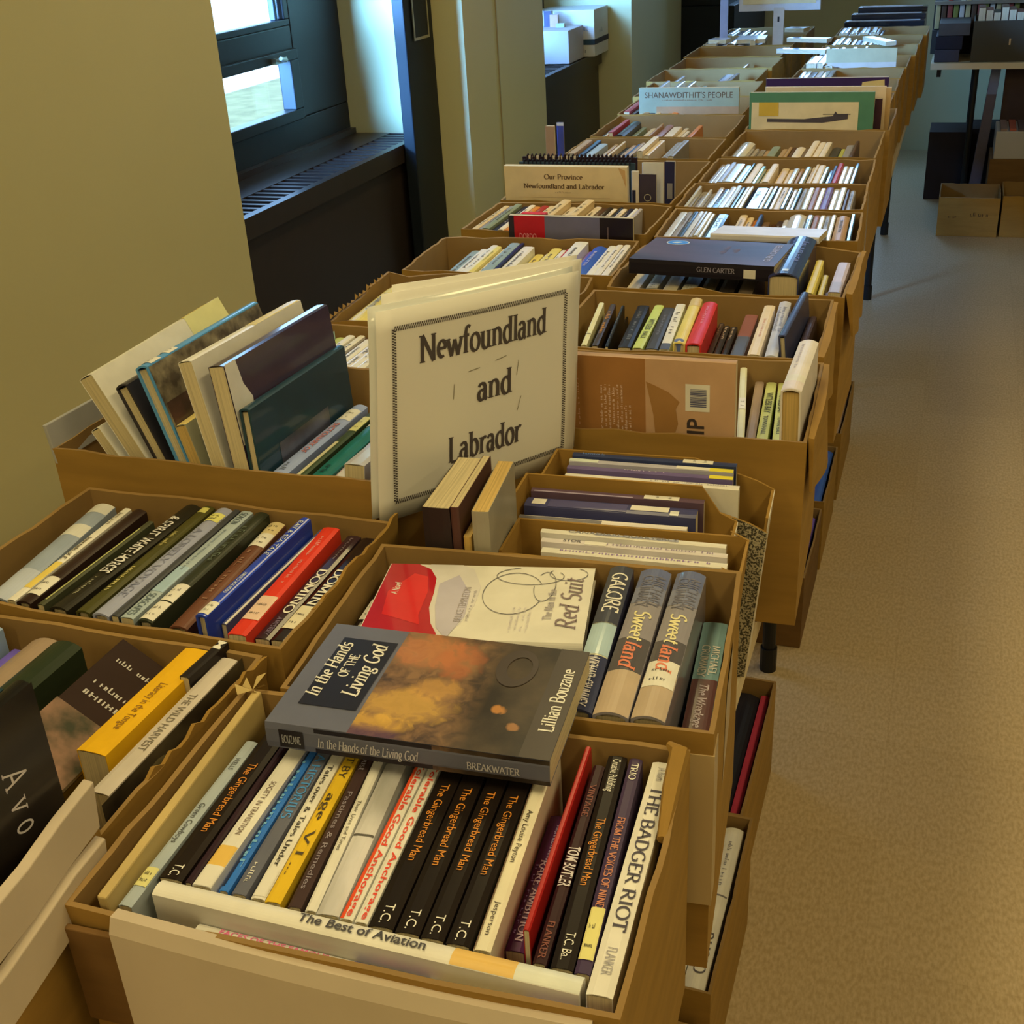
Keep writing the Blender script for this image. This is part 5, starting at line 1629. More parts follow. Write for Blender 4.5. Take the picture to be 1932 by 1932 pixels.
# --- carton with the red book
R5L = dict(cream='cream paperback, leftmost in the carton with the red book', cream2='narrow cream paperback, second in the carton with the red book', orangetext='thin dark book with orange lettering left of the black paperbacks',
           dk1='black paperback right of the orange-lettered one', dk2='short thin black paperback left of the wide black one', dk3='wide black paperback left of the lime-spined one', lime='lime-spined paperback in the carton with the red book',
           grey='charcoal paperback right of the lime-spined one', white='white-spined paperback left of the yellow hardcover', yellow='yellow rounded hardcover touching the red one', red='bright red rounded hardcover standing proud among black ones',
           s1='small dark paperback, first of the three low ones', s2='small dark paperback, second of the three low ones', s3='small dark paperback, third of the three low ones', rust='rust and brown book right of the three low paperbacks',
           peach='pale peach paperback between rust and grey neighbours', pale='pale grey rounded hardcover with faint lettering')
for k_, lb in R5L.items():
    kw = {}
    ti = {'orangetext': [((9, 3), .2, .8, .6, 'a87020', '', 0)], 'dk1': [((8, 1), .1, .9, .3, '6a6244', '', 0)], 'dk3': [((12, 1), .1, .9, .3, '5f583e', '', 0)], 'lime': [('WITLESS', .35, .6, .6, '56582a', 'bold', 0), ('HALL', .64, .8, .5, '56582a', 'bold', 0)],
          'white': [((9, 6), .2, .75, .45, '6a624a', '', 0)], 'red': [((10, 4), .12, .6, .22, 'd0786a', '', 0)], 'peach': [((10, 4), .3, .7, .25, 'b08050', '', 0)], 'pale': [((12, 4), .12, .6, .3, '7a7868', '', 0.1), ((12, 5), .12, .6, .3, '7a7868', '', -.3)],
          's1': [((5, 4), .05, .4, .5, '8a7040', '', 0)], 's2': [((5, 4), .05, .5, .5, 'a08a60', '', 0)], 's3': [((5, 7), .05, .5, .5, 'a08a60', '', 0)], 'grey': [((9, 4), .2, .7, .3, '6a6654', '', 0)]}.get(k_)
    bd_ = {'rust': ((.55, 1, '4a4a40', -.96, .96), (0, .55, '7a4a30', -.96, .96)), 'white': ((.88, 1, '4a4a44', -.96, .96),), 'yellow': ((0, .18, 'b39a50', -.98, .98),), 'cream': ((.75, .76, '4a4028', -.9, .9),)}.get(k_, ())
    measured('R5', k_, lb, hc=k_ in ('yellow', 'red', 'pale'), title=ti, bands=bd_, stickers={'cream2': ((.5, .62, 'd0c690'),)}.get(k_, ()))
NV = book('navy hardcover leaning open at the right of the carton with the red book', axes((-.199, 1.795, 1.022), (.995, .0, .10), (.03, 1, 0), (-.10, 0, .995)), .215, .175, .011, '34363e', True, group='books in the carton with the red book', coat=.3)
book('dark brown book at the right end beside the navy one', axes((-.180, 1.795, .985), (1, 0, .08), (0, 1, 0), (-.08, 0, 1)), .2, .14, .011, '3a2c24', False, group='books in the carton with the red book')
tb_ = MB().tube([(-.348, 1.672, .96), (-.348, 1.668, 1.012)], [.008, .007], 12).build('capped_glue_stick', mc('5a6470', .3, tag='tube'))
MB().tube([(-.348, 1.672, .985), (-.348, 1.6695, .993)], .0083, 12).build('red_ring', mc('a04a30', .3, tag='tube'), tb_)
tag(tb_, 'small grey capped tube standing at the front of the carton with the red book', 'tube')

# --- carton under the dark blue-stickered book
SIX = [('b8a468', 22), ('8f8252', 20), ('c0b074', 24), ('3a3018', 26), ('4a4020', 24), ('30281a', 26), ('6a5a3a', 24)]
for i, (c, mm) in enumerate(SIX):
    x = -.500 + i * .0325
    M_, L_ = spine_up(x, 1.995, x - .006, 2.2, .985, 0)
    book('%s book under the blue-stickered dark book, %s from the left' % (('tan', 'olive', 'cream', 'dark', 'dusky', 'black', 'brown')[i], ORD[i + 1]), M_, .205, .14, mm / 1000., c, group='books in the carton under the blue-stickered book', stickers=((.8, .95, 'c4ba84'),) if i in (1, 3) else ())
M_, L_ = spine_up(-.239, 1.976, -.237, 2.216, 1.030, 0)
book('thick navy hardcover with a gleaming top in the right row', M_, .24, .19, .050, '2b3040', True, group='books in the carton under the blue-stickered book', coat=.7, rough=.2, title=[((10, 4), .15, .75, .2, '5a6070', '', .2), ((12, 6), .12, .7, .2, '4f5564', '', -.2)], bands=((.9, .95, 'b0b0a0', -.2, .2),))
M_, L_ = spine_up(-.196, 1.978, -.199, 2.16, 1.0, 0)
book('slim yellow paperback right of the thick navy hardcover', M_, .2, .15, .013, 'b8a43c', group='books in the carton under the blue-stickered book')
M_, L_ = spine_up(-.1815, 1.978, -.1845, 2.13, .985, 0)
book('narrow yellow-green booklet right of the slim yellow paperback', M_, .15, .14, .009, 'a89a48', group='books in the carton under the blue-stickered book')
M_, L_ = spine_up(-.1735, 1.982, -.1745, 2.06, .975, 0)
book('low brown book right of the yellow-green booklet', M_, .078, .12, .006, '6a5440', group='books in the carton under the blue-stickered book')
M_, L_ = spine_up(-.1565, 1.980, -.1565, 2.16, 1.0, 0)
book('pale mauve-grey paperback at the right end beside the yellow booklets', M_, .18, .15, .020, 'a09078', group='books in the carton under the blue-stickered book', bands=((.68, 1, '8f8470', -.96, .96),))
GM = axes((-.383, 2.000, 1.022), (0, .03, 1), (-.995, .07, .0), (-.07, -.995, .03))
NIGHT = material('dusk_cover', alb('4a3a34'), .4, .15, 0, 0, 5, rgb2=alb('2a2426'), stretch=(1, .5, 2))


def glen(o, L, W, t):
    f = front_face(L, W, t, .0004)
    f2 = front_face(L, W, t, .0007)
    patch(o, 'cover_picture', f, 0, 0, W, L, NIGHT)
    s = polyon(o, 'round_sticker', f2, [(W * .80 + .017 * math.cos(a * .2618), L * .80 + .021 * math.sin(a * .2618)) for a in range(24)], mc('c9c4b4', .3, tag='sticker'))
    polyon(s, 'sticker_disc', front_face(L, W, t, .0009), [(W * .80 + .015 * math.cos(a * .2618), L * .80 + .019 * math.sin(a * .2618)) for a in range(24)], mc('2a6a8c', .3, tag='sticker'))
    polyon(s, 'sticker_mark', front_face(L, W, t, .0011), [(W * .80 - .004, L * .84), (W * .80 - .006, L * .80), (W * .80 + .002, L * .765), (W * .80 + .006, L * .79), (W * .80 + .003, L * .83)], mc('b9c2c0', .3, tag='sticker'))
    lettering(o, 'cover_title', (8, 3), f2, .012, ink('6a584c'), W * .42, L * .40, width=W * .34)
    lettering(o, 'cover_title', (4, 3), f2, .012, ink('6a584c'), W * .5, L * .32, width=W * .2)
    lettering(o, 'cover_author', 'GLEN CARTER', f2, .011, ink('8a8478'), W * .18, L * .06, 'bold', width=W * .74)

    def sp(u, v):
        return (v, L / 2 - u, spine_z(v, t, False) + .0006)
    lettering(o, 'spine_title', 'GLEN CARTER', sp, t * .3, ink('7a7264'), L * .48, -t * .1, 'serif', width=L * .26)
    patch(o, 'call_number_sticker', sp, L * .80, -t * .36, L * .88, t * .2, mc('c9c09c', .4, tag='sticker'))


book('dark glossy book with a round blue sticker lying across its carton', GM, .252, .165, .026, '1e1a18', False, group=None, rough=.4, coat=0.0, extra=glen)
M_ = axes((-.31, 2.235, 1.018), (0, .12, 1), (-1, .03, 0), (-.03, -1, .12))
book('white paperback lying open-edged behind the blue-stickered dark book', M_, .2, .12, .012, 'b4ac94', False, group=None)

# --- the remaining rows: (colour, thickness mm, lowering mm)
NAMES = dict(w='white', W='gleaming white', k='black', n='navy', g='grey', G='charcoal', c='cream', C='pale cream', t='tan', b='blue', B='pale blue', r='red', o='orange', y='yellow', e='sage green', m='mauve', p='purple', d='dark brown', s='silvery', l='lime', q='aqua', u='umber')
HEX = dict(w='c9c4b4', W='d8d8d4', k='1c1a18', n='23283a', g='86847a', G='3a3a3a', c='c6b484', C='d2c8a8', t='a08458', b='34507c', B='94a8b0', r='9a3030', o='c07a38', y='c8ac4c', e='7c8a70', m='8f7478', p='6a5484', d='4a3424', s='a8a8a8', l='a4a850', q='7ab0b0', u='6a5438')
FILL = {
 'R7': ('first carton past the blue-stickered book', 'W20 g14 n14 W14 s10 W12 W9 n34 *26 c20:6 c16:8 o12:16 b10 u20:16 d14:20 n16:14 W14:10 W44 B16 m14 W14 g14 W12 t34 k12', .8),
 'R8': ('second carton past the blue-stickered book', 'W8 g16:10 W7:8 g16:14 W12 n14 W13 W12 n10 W9 W8 n34 W9 n12 W9 w14 n10 W10 k10 g12 W14 m12 W12 p16 W14 W14 d8 g12', .8),
 'R9': ('third carton past the blue-stickered book', 's14:4 W12 s12 W26 B14 n8 C18 q10 c14:14 C16 *6 c18:12 c12:12 W14:8 t9:12 *6 B12 c9:8 c8 C16 B10 k10:8 b8 r12 W13 s14 n10', .5),
 'R10': ('carton before the green-framed book', 'W40 s10:20 g16:24 t16:24 e22:14 *6 t14:22 t9:20 d10:24 C26:18 u18:20 C18 C16 C16 G24:16 l11:14 g22:14 d10', .4),
 'L4': ('carton right behind the picture books', '*8 B1 l22:10 C14:6 C12:6 d8:10 C18:6 c20:8 C16 w14 C14 k14 c18 w20 t14 C16 c14 e16 w16', .1),
 'L5': ('carton with the torn rim', 'y44:4 *6 n18:12 c18:10 m22:12 p14:14 G20:8 b10:6 g26:8 c16 w14 t18 c20 w16 d14 c14', .1),
 'L6': ('carton before the red-black book', '*50 e24:16 C18:12 C16:10 y12:6 c14:10 e22 n8 C26:4 y18:22 C14:20 y22:12 C12:14 r14:6 C30 p12:14 b30:4 C16 c14 c14', .1),
 'L7': ('overfull left carton', 'c14 g14 e16:-6 n18 C14 o14 r16 c14 d16 c22:-14 w14 t18 c20:-16 w16 d14 k12 C12 k10 C12 n12 W8 s10', .2),
 'L9': ('carton behind the comb-bound booklets', 't20:-8 b14 B26:4 m12:14 t12:8 t14:10 c8 n20:12 t12:4 b16:6 t10 e20:8 C16:-16 C16:-8 u30:20 g18 g16:-4', .2),
 'L10': ('carton before the pale-green title book', 'd24:8 C8:-6 r14:-12 G34:-6 e16:12 *10 c24:16 t14:14 t8 m24:4 C28:10 C14:16 C12:20 *10 g10:16 o14:6', .2),
 'L11': ('carton of the pale-green title book', 'r20:-6 d14 *10 C14 t20 G18 c16 n20 t14 o20:-4 B18', .2),
 'L12': ('carton past the pale-green title book', '*30 t20:0 W14:-18 *40 W14:-18 *20 W14:-18 t16 W10 e14', .5),
 'L13': ('nearly empty far left carton', '*70 W12:10 n30:20 *120 W34:4 g14', .6),
 'L14': ('far left carton with low books', '*60 p30:44 *30 p60:46 *60 W10:14', .5),
 'L16': ('carton around the sign stand', 'W50:-10 *20 g20 W40:-14 w30:-4 *30 W24:-20 n20', .6),
 'L17': ('last left carton', 'n20 W24:-10 k30 B20:-6 n30 W20 k24', .5),
 'R14': ('carton before the pale-green folder', 'W18 W16 d24 t20 n22 g18', .4),
 'R15': ('carton of the pale-green folder', 'W40:-16 W22:-18 W34:-12 d20 t30', .6),
 'R16': ('carton beyond the pale-green folder', 'W24:-10 n20 W16:-6 W30:-10 k20 W20:-8 k30 W14:-8 n24 W12 b20', .6),
 'R17': ('carton crossed by the plank', 'n24 W20:-6 W30:-4 k24 b24 W20 n30 W24', .6),
 'R18': ('last right carton', 'W16:-12 W20:-12 n10 W14:-12 W14:-12 k14 W18:-12 W16:-12 n12 W20:-12 W14:-12 k16', .6),
}
COUNT = {}
rnd = random.Random(21)
for bk, (phrase, spec, glossy) in FILL.items():
    q = BOX[bk]
    toks = spec.split()
    tot = sum(float(t_[1:].split(':')[0]) for t_ in toks) / 1000.
    avail = q['w'] - .026
    sc = avail / tot if tot > avail else 1.0
    x = -q['w'] / 2 + .013
    far = q['cy'] > 2.2
    blean = rnd.uniform(-2.5, 2.5)
    k_ = 0
    for t_ in toks:
        code = t_[0]
        mm, _, low = t_[1:].partition(':')
        th = float(mm) / 1000. * sc
        if code == '*':
            x += th
            continue
        k_ += 1
        low = float(low or 0) / 1000.
        z = q['ztop'] - .004 - low + rnd.uniform(-.003, .003)
        L = min(q['d'] - .024, rnd.uniform(.19, .235))
        yo = -q['d'] / 2 + .0115 + L / 2 + rnd.uniform(0, max(0, min(.02, q['d'] - L - .0235)))
        if bk in ('L8',):
            yo = q['d'] / 2 - L / 2 - .012
        if bk in ('R11',):
            yo = -q['d'] / 2 + .012 + L / 2
        W = z - q['floor'] - .001
        P = in_box(bk, x + th / 2, yo, z)
        M_ = place(P, q['yaw'] + rnd.uniform(-.2, .2), blean)
        gl = code in 'WsBnqk' and glossy > .3
        h = HEX[code]
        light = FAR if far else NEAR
        hc = th > .022 and rnd.random() < .5 or (code == 't' and bk == 'R7')
        lb = '%s %s, %s from left in the %s' % (NAMES[code], 'hardcover' if hc else 'booklet' if th < .0105 else 'paperback', ORD[k_], phrase)
        sm_ = q['cy'] > 2.75
        ti = None
        if not sm_ and th > .011 and code not in 'W':
            ti = [((rnd.randint(6, 12), rnd.randint(1, 9)), .2, rnd.uniform(.55, .85), .35, '4a4436' if code in 'cCwtylBge' else '9a9480', '', 0)]
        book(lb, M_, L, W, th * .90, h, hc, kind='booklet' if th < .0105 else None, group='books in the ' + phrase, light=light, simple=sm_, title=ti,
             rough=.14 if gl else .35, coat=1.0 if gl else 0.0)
        x += th

# blue-jacketed book by the sign
M_, L_ = spine_up(-.900, 1.452, -.905, 1.66, 1.010, 0)
book('glossy blue and black hardcover at the left of the carton behind the picture books', M_, .215, .15, .034, '24303c', True, group='books in the left-row carton with the blue-jacketed book', coat=.8, rough=.15, bands=((.04, .2, 'b8ac70', -.8, .8), (.35, .95, '33507c', -.98, .98))) if False else None

# --- upright books that stand up out of the left and right rows
def standing(label, x0, x1, y, zt, zb, t, color, lean=0, extra=None, hc=False, light=NEAR, rough=.3, cat='book', group=None, coat=0, yr=None, kind=None):
    """cover towards the camera: spine at the left, foot at zb"""
    w = x1 - x0
    h = zt - zb
    d = Vector((w, (yr if yr is not None else y) - y, 0)).normalized()
    # local z (spine normal) points left, local y up, local x towards the viewer
    up = Vector((0, math.sin(math.radians(lean)), math.cos(math.radians(lean))))
    ax = up.cross(-d)
    M = axes((x0, y, (zt + zb) / 2), ax, up, -d)
    return book(label, M, h, w, t, color, hc, group=group, light=light, rough=rough, extra=extra, cat=cat, coat=coat, kind=kind)


def redblack(o, L, W, t):
    f = front_face(L, W, t, .0004)
    f2 = front_face(L, W, t, .0008)
    patch(o, 'cover_panel', f, W * .05, L * .0, W * .30, L, mc('a01c1c', .25, tag='cover'))
    patch(o, 'cover_panel', f, W * .30, L * .45, W * .74, L, mc('5a5654', .25, tag='cover'))
    patch(o, 'cover_panel', f, W * .74, 0, W, L, mc('1e1612', .25, tag='cover'))
    patch(o, 'cover_mark', f2, W * .87, L * .66, W * .92, L * .73, mc('b04a48', .25, tag='cover'))
    for r in range(3):
        lettering(o, 'cover_lettering', 'DORDO' if r == 0 else (5, r), f2, .012, ink('c07a68'), W * .09, L * (.74 - .12 * r), 'bold', width=W * .14)
    patch(o, 'cover_panel', f2, W * .80, L * .3, W * .81, L * .9, mc('5a4a3a', .3, tag='cover'))


standing('book with red, grey and black cover standing upright in the left row', -.822, -.566, 2.276, 1.040, .86, .012, '2a2420', 0, redblack)
rt = MB().box((-.800, 2.284, .86), (-.748, 2.302, 1.040)).build('red_slipcase', mc('a01c1c', .35, tag='card'))
MB().box((-.798, 2.286, 1.0402), (-.750, 2.300, 1.0408)).build('top_face', mc('b02a28', .35, tag='card'), rt)
tag(rt, 'small red slipcase behind the red and black upright book', 'slipcase')


def province(o, L, W, t):
    f = front_face(L, W, t, .0005)
    lettering(o, 'cover_title', 'Our Province', f, .0105, ink('5a4628'), W * .49, L - .0275, 'serif', width=.088, thick=.19, align='center')
    lettering(o, 'cover_title', 'Newfoundland and Labrador', f, .0105, ink('5a4628'), W * .49, L - .048, 'serif', width=.186, thick=.19, align='center')
    lettering(o, 'cover_print', (10, 2), f, .0035, ink('8a7448'), W * .42, L - .058, width=.038)
    patch(o, 'cover_rule', f, W * .12, L - .0685, W * .86, L - .0675, ink('a08a58'))
    polyon(o, 'worn_corner', f, [(W * .93, L * .999), (W * .985, L * .97), (W * .99, L * .80), (W * .97, L * .88)], mc('b08c4c', .5, tag='cover'))


standing('cream book titled Our Province standing upright in the left row', -.938, -.655, 2.592, 1.074, .85, .016, 'c2ab6c', -3, province)


def comb(label, x0, x1, y, zt, color, col2):
    w = x1 - x0
    o = MB().box((x0, y, .86), (x1, y + .006, zt)).build('comb_bound_booklet', mc(color, .4, tag='cover'))
    c = MB()
    n = 26
    for i in range(n):
        x = x0 + .012 + (w - .024) * i / (n - 1)
        c.tube([(x, y - .001, zt - .006), (x, y + .001, zt + .004), (x, y + .006, zt + .005), (x, y + .009, zt - .002)], .0022, 6)
    c.build('plastic_comb', mc(col2, .3, tag='plastic'), o)
    return tag(o, label, 'booklet', 'comb-bound booklets in the left row')


comb('dark green comb-bound booklet just behind the cream province book', -.925, -.655, 2.650, 1.068, '2f3a30', '1a1a18')
comb('black comb-bound booklet with cream tabs behind the green one', -.930, -.660, 2.690, 1.072, '2a1e1c', '241a16')
tabs = MB()
for i in range(7):
    x = -.915 + i * .018
    tabs.box((x, 2.6895, 1.066), (x + .009, 2.6902, 1.075))
tbo = [q for q in bpy.data.objects if q.get('label', '').startswith('black comb-bound')][0]
tabs.build('cream_tabs', mc('c9b07c', .5, tag='tab'), tbo)
standing('slim cream booklet with a navy stripe right of the province book', -.650, -.634, 2.60, 1.062, .86, .006, 'c0b48c', 0, lambda o, L, W, t: patch(o, 'cover_stripe', front_face(L, W, t, .0004), W * .1, L * .4, W * .6, L * .8, mc('24242c', .4, tag='cover')))
standing('small white booklet behind the ring-marked dark booklet', -.636, -.588, 2.64, 1.072, .86, .008, 'cfc49c', 0)


def ring(o, L, W, t):
    f = front_face(L, W, t, .0006)
    mb = MB()
    a, b_ = arc(W * .5, L - .050, .008, .008, 0, 360, 24), arc(W * .5, L - .050, .0066, .0066, 0, 360, 24)
    mb.add([f(*p) for p in a] + [f(*p) for p in b_], [(i, i + 1, 26 + i, 25 + i) for i in range(24)])
    mb.build('cover_ring', ink('a09870'), o)


standing('small dark booklet with a pale ring on its cover', -.634, -.596, 2.604, 1.055, .86, .006, '3a3232', 0, ring)
standing('narrow black and grey booklet at the right of the upright booklets', -.590, -.567, 2.66, 1.072, .86, .012, '2a2830', 0, lambda o, L, W, t: patch(o, 'cover_label', front_face(L, W, t, .0004), W * .3, L * .62, W * .8, L * .78, mc('7c7458', .4, tag='cover')))
standing('tan card standing at the left edge behind the comb-bound booklets', -.972, -.948, 3.00, 1.088, .80, .010, '8a6a3c', 0)
standing('small blue and white leaflet standing beside the tan card', -.948, -.930, 3.02, 1.093, .80, .004, '3c4468', 0, lambda o, L, W, t: patch(o, 'leaflet_top', front_face(L, W, t, .0005), 0, L - .008, W, L, mc('a8a8c0', .4, tag='cover')))


def shan(o, L, W, t):
    f = front_face(L, W, t, .0005)
    lettering(o, 'cover_title', "SHANAWDITHIT'S PEOPLE", f, .017, ink('5c4c38', FAR), W * .5, L - .029, 'sans', width=W * .88, align='center')
    lettering(o, 'cover_print', (26, 5), f, .004, ink('8a7058', FAR), W * .24, L - .037, width=W * .5)
    patch(o, 'cover_tint', front_face(L, W, t, .0003), W * .18, 0, W, L * .75, mc('a48e6c', .35, FAR, tag='cover'))


standing('pale green book with capital lettering standing upright in the left row', -.917, -.612, 3.775, 1.069, .85, .014, '8fa088', -2, shan, light=FAR)


def greenframe(o, L, W, t):
    f = front_face(L, W, t, .0004)
    f2 = front_face(L, W, t, .0008)
    f3 = front_face(L, W, t, .0012)
    patch(o, 'cover_panel', f, W * .02, 0, W * .88, L - .026, mc('cdbf8a', .35, FAR, tag='cover'))
    patch(o, 'cover_yellow_square', f2, W * .08, L - .062, W * .24, L - .026, mc('c2a23c', .35, FAR, tag='cover'))
    polyon(o, 'cover_aircraft', f2, [(W * .15, L - .078), (W * .15, L - .069), (W * .45, L - .070), (W * .68, L - .062), (W * .70, L - .050), (W * .72, L - .058), (W * .80, L - .056), (W * .80, L - .070), (W * .6, L - .080)], mc('4a4440', .35, FAR, tag='cover'))
    patch(o, 'cover_aircraft_line', f3, W * .6, L - .058, W * .82, L - .0565, ink('3a3638', FAR))


standing('big green-framed picture book with an aircraft standing upright', -.536, -.205, 3.485, 1.096, .85, .010, '4f7c58', -2, greenframe, light=FAR)
standing('cream picture book directly behind the green-framed one', -.50, -.180, 3.53, 1.103, .85, .010, 'cbb98c', -2, light=FAR)
standing('small dark strip book right of the green-framed picture book', -.205, -.186, 3.50, 1.075, .85, .008, '3a2834', 0, light=FAR)


def purplebook(o, L, W, t):
    f = front_face(L, W, t, .0004)
    polyon(o, 'cover_label', f, [(W * .78, L - .030), (W * .97, L - .024), (W * .965, L - .006), (W * .79, L - .012)], mc('c2b070', .35, FAR, tag='cover'))


standing('tall purple-black picture book with a tan label standing at the back', -.512, -.180, 3.62, 1.113, .85, .012, '38284a', -2, purplebook, light=FAR, yr=3.63)
standing('cream booklet with a wavy edge at the right behind the green-framed book', -.186, -.168, 3.56, 1.095, .85, .012, 'b8a070', 0, light=FAR)
standing('pale green folder standing upright far along the right row', -.460, -.216, 4.745, 1.060, .85, .010, 'a8a984', -2, lambda o, L, W, t: patch(o, 'folder_foot', front_face(L, W, t, .0004), 0, L * .6, W, L * .78, mc('b4b4a4', .3, FAR, tag='cover')), light=FAR, cat='folder', kind='card_folder')

# gleams on far jacketed books, painted as white glossy books lying on top
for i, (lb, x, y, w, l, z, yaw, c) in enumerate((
        ('jacket gleam painted as a white plank-like book on the far right cartons', -.30, 5.42, .045, .22, 1.012, -62, 'd8d8d4'),
        ('jacket gleam painted as a flat white book on the far left cartons', -.86, 5.64, .16, .12, 1.012, 4, 'dcdcd8'),
        ('jacket gleam painted as a small white book left of the flat one', -.985, 5.58, .07, .08, 1.010, -10, 'd4d4d4'),
        ('jacket gleam painted as a square white booklet right of the sign stand', -.70, 5.95, .07, .09, 1.012, -16, 'd8d8d8'),
        ('jacket gleam painted as a pale book bridging the far rows', -.60, 5.52, .05, .18, 1.012, -18, 'c8ccd0'),
        ('jacket gleam painted as a pale book in the gap nearer the aisle', -.585, 5.16, .045, .2, 1.010, -14, 'c0c8d0'))):
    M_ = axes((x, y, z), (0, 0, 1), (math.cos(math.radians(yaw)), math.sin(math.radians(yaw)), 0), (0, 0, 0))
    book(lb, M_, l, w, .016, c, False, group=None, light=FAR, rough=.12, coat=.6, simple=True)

# white sign stand with a yellowish notice
ss = MB()
ss.box((-.905, 5.50, 1.128), (-.570, 5.512, 1.42))
sg = ss.build('sign_stand', mc('a8a69a', .35, FAR, tag='plastic'))
MB().box((-.760, 5.497, .84), (-.716, 5.515, 1.14)).build('post', mc('a49a84', .4, FAR, tag='plastic'), sg)
MB().box((-.888, 5.4985, 1.155), (-.588, 5.4998, 1.40)).build('notice_panel', mc('b7a878', .4, FAR, tag='paper'), sg)
MB().box((-.742, 5.4955, 1.085), (-.734, 5.4968, 1.105)).build('post_slot', DARK, sg)
tag(sg, 'white sign stand with a yellowish notice in the far left carton', 'sign stand')
st2 = MB().box((-1.005, 5.62, .86), (-.972, 5.632, 1.30)).build('upright_stick', mc('8c93a4', .4, FAR, tag='plastic'))
tag(st2, 'grey upright strip standing left of the white sign stand', 'strip')

# glossy black display boxes at the end of the right row
for i in range(3):
    y = 6.1 + i * .11
    r_ = MB().box((-.52 + .02 * i, y, ZB), (-.17, y + .09, 1.02 + .02 * i)).build('black_display_box', material('black_gloss', (.012, .014, .02), .15, .5, .4), bevel=.003)
    MB().box((-.50 + .02 * i, y + .01, 1.0205 + .02 * i), (-.19, y + .03, 1.024 + .02 * i)).build('clear_lid_edge', material('clear_plastic_edge', (.45, .48, .52), .1, .5, .5), r_)
    tag(r_, 'glossy black display box, %s of three past the right row' % ORD[i + 1], 'box', 'black display boxes at the far end')

# --- white cartons on the second radiator cover
WCARD = material('white_carton_print', (.60, .58, .55), .5, .3)
wb = MB().box((-1.89, 5.475, SILL + .0025), (-1.65, 5.71, 1.072)).build('white_carton', material('lilac_white_card', (.50, .46, .47), .6, .3, 0, .05, 10), bevel=.002)
tag(wb, 'low white carton on the radiator cover, nearer of the two', 'box')
wb2 = MB().box((-1.89, 5.722, SILL + .0025), (-1.60, 5.965, 1.135)).build('white_carton', WCARD, bevel=.003)
MB().box((-1.889, 5.7195, .985), (-1.5985, 5.7212, 1.008)).build('blue_band', mc('2f4450', .5, FAR, tag='print'), wb2)
MB().box((-1.5995, 5.7195, .985), (-1.5985, 5.966, 1.008)).build('blue_band', mc('2f3440', .5, FAR, tag='print'), wb2)
lettering(wb2, 'carton_print', 'STORE', lambda u, v: (-1.70 + u, 5.7208, 1.045 + v), .018, ink('6a7c88', FAR), 0, 0, 'bold', width=.07)
lettering(wb2, 'carton_print', (7, 2), lambda u, v: (-1.72 + u, 5.7208, .95 + v), .022, ink('55585c', FAR), 0, 0, width=.08)
lettering(wb2, 'carton_print', (4, 5), lambda u, v: (-1.5978, 5.80 + u, 1.03 + v), .02, ink('77777c', FAR), 0, 0, width=.06)
tag(wb2, 'taller white carton with a dark blue band behind the low one', 'box')
for i, (lb, x, c, zt) in enumerate((('maroon-topped blue book standing in the low white carton', -1.80, '3a3c54', 1.14), ('dull pink booklet in the low white carton', -1.765, '9a7c80', 1.125), ('grey green booklet in the low white carton', -1.73, '84968c', 1.09))):
    bk_ = standing(lb, x - .02, x + .02, 5.66 - i * .02, zt, 1.0725, .018, c, 0, light=FAR)

# --- cartons on the floor, under and beside the tables
FB = 'open cartons on the floor'
def floor_box(key, label, x0, x1, y0, y1, h, **k):
    return carton(key, label, (x0 + x1) / 2, (y0 + y1) / 2, x1 - x0, y1 - y0, 0, h, .001, .03, group=FB, **k)


floor_box('F1', 'floor carton with dark contents under the near end of the table', -.56, -.205, .82, 1.16, .2, outside=CARD)
floor_box('F2', 'floor carton holding two white-spined books under the table edge', -.60, -.195, 1.19, 1.56, .235, outside=CARD)
floor_box('F3', 'floor carton of dark glossy books under the table edge', -.60, -.215, 1.58, 1.98, .22, outside=CARD)
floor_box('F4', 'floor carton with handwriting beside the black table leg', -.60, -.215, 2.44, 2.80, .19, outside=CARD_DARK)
floor_box('F5', 'floor carton of blue-covered books beyond the one with handwriting', -.60, -.212, 2.82, 3.17, .20, outside=CARD)
floor_box('F6', 'floor carton farthest along under the table edge', -.60, -.21, 3.24, 3.66, .21, outside=CARD)
lettering(BOX['F4']['o'], 'handwriting', (6, 6), lambda u, v: (.02 + u, -.1812, .108 + v), .022, ink('2a1c0c'), 0, 0, width=.12)
FBK = [
 ('F1', [('k', 40, 'black book under the near end of the table'), ('d', 40, 'dark brown book under the near end of the table'), ('k', 34, 'dull black book at the right under the near end of the table')], .01),
 ('F2', [('d', 30, 'dark purple-brown book left of the two white floor books'), ('n', 22, 'violet-edged book left of the two white floor books'), ('C', 30, 'cream-spined floor book, left of the white one'), ('w', 34, 'white-spined floor book with black lettering')], .005),
 ('F3', [('n', 30, 'dark blue book in the floor carton of glossy books'), ('o', 26, 'orange-topped book in the floor carton of glossy books'), ('k', 60, 'black glossy book in the floor carton of glossy books'), ('r', 16, 'red-edged book in the floor carton of glossy books')], .02),
 ('F4', [('g', 50, 'grey picture book in the floor carton with handwriting'), ('p', 40, 'dark violet book in the floor carton with handwriting')], .01),
 ('F5', [('d', 40, 'brown book in the floor carton of blue covers'), ('n', 40, 'navy book with white labels in the floor carton of blue covers'), ('b', 36, 'bright blue book in the floor carton of blue covers')], .0),
 ('F6', [('m', 40, 'mauve book in the farthest floor carton'), ('t', 40, 'tan book in the farthest floor carton')], .01),
]
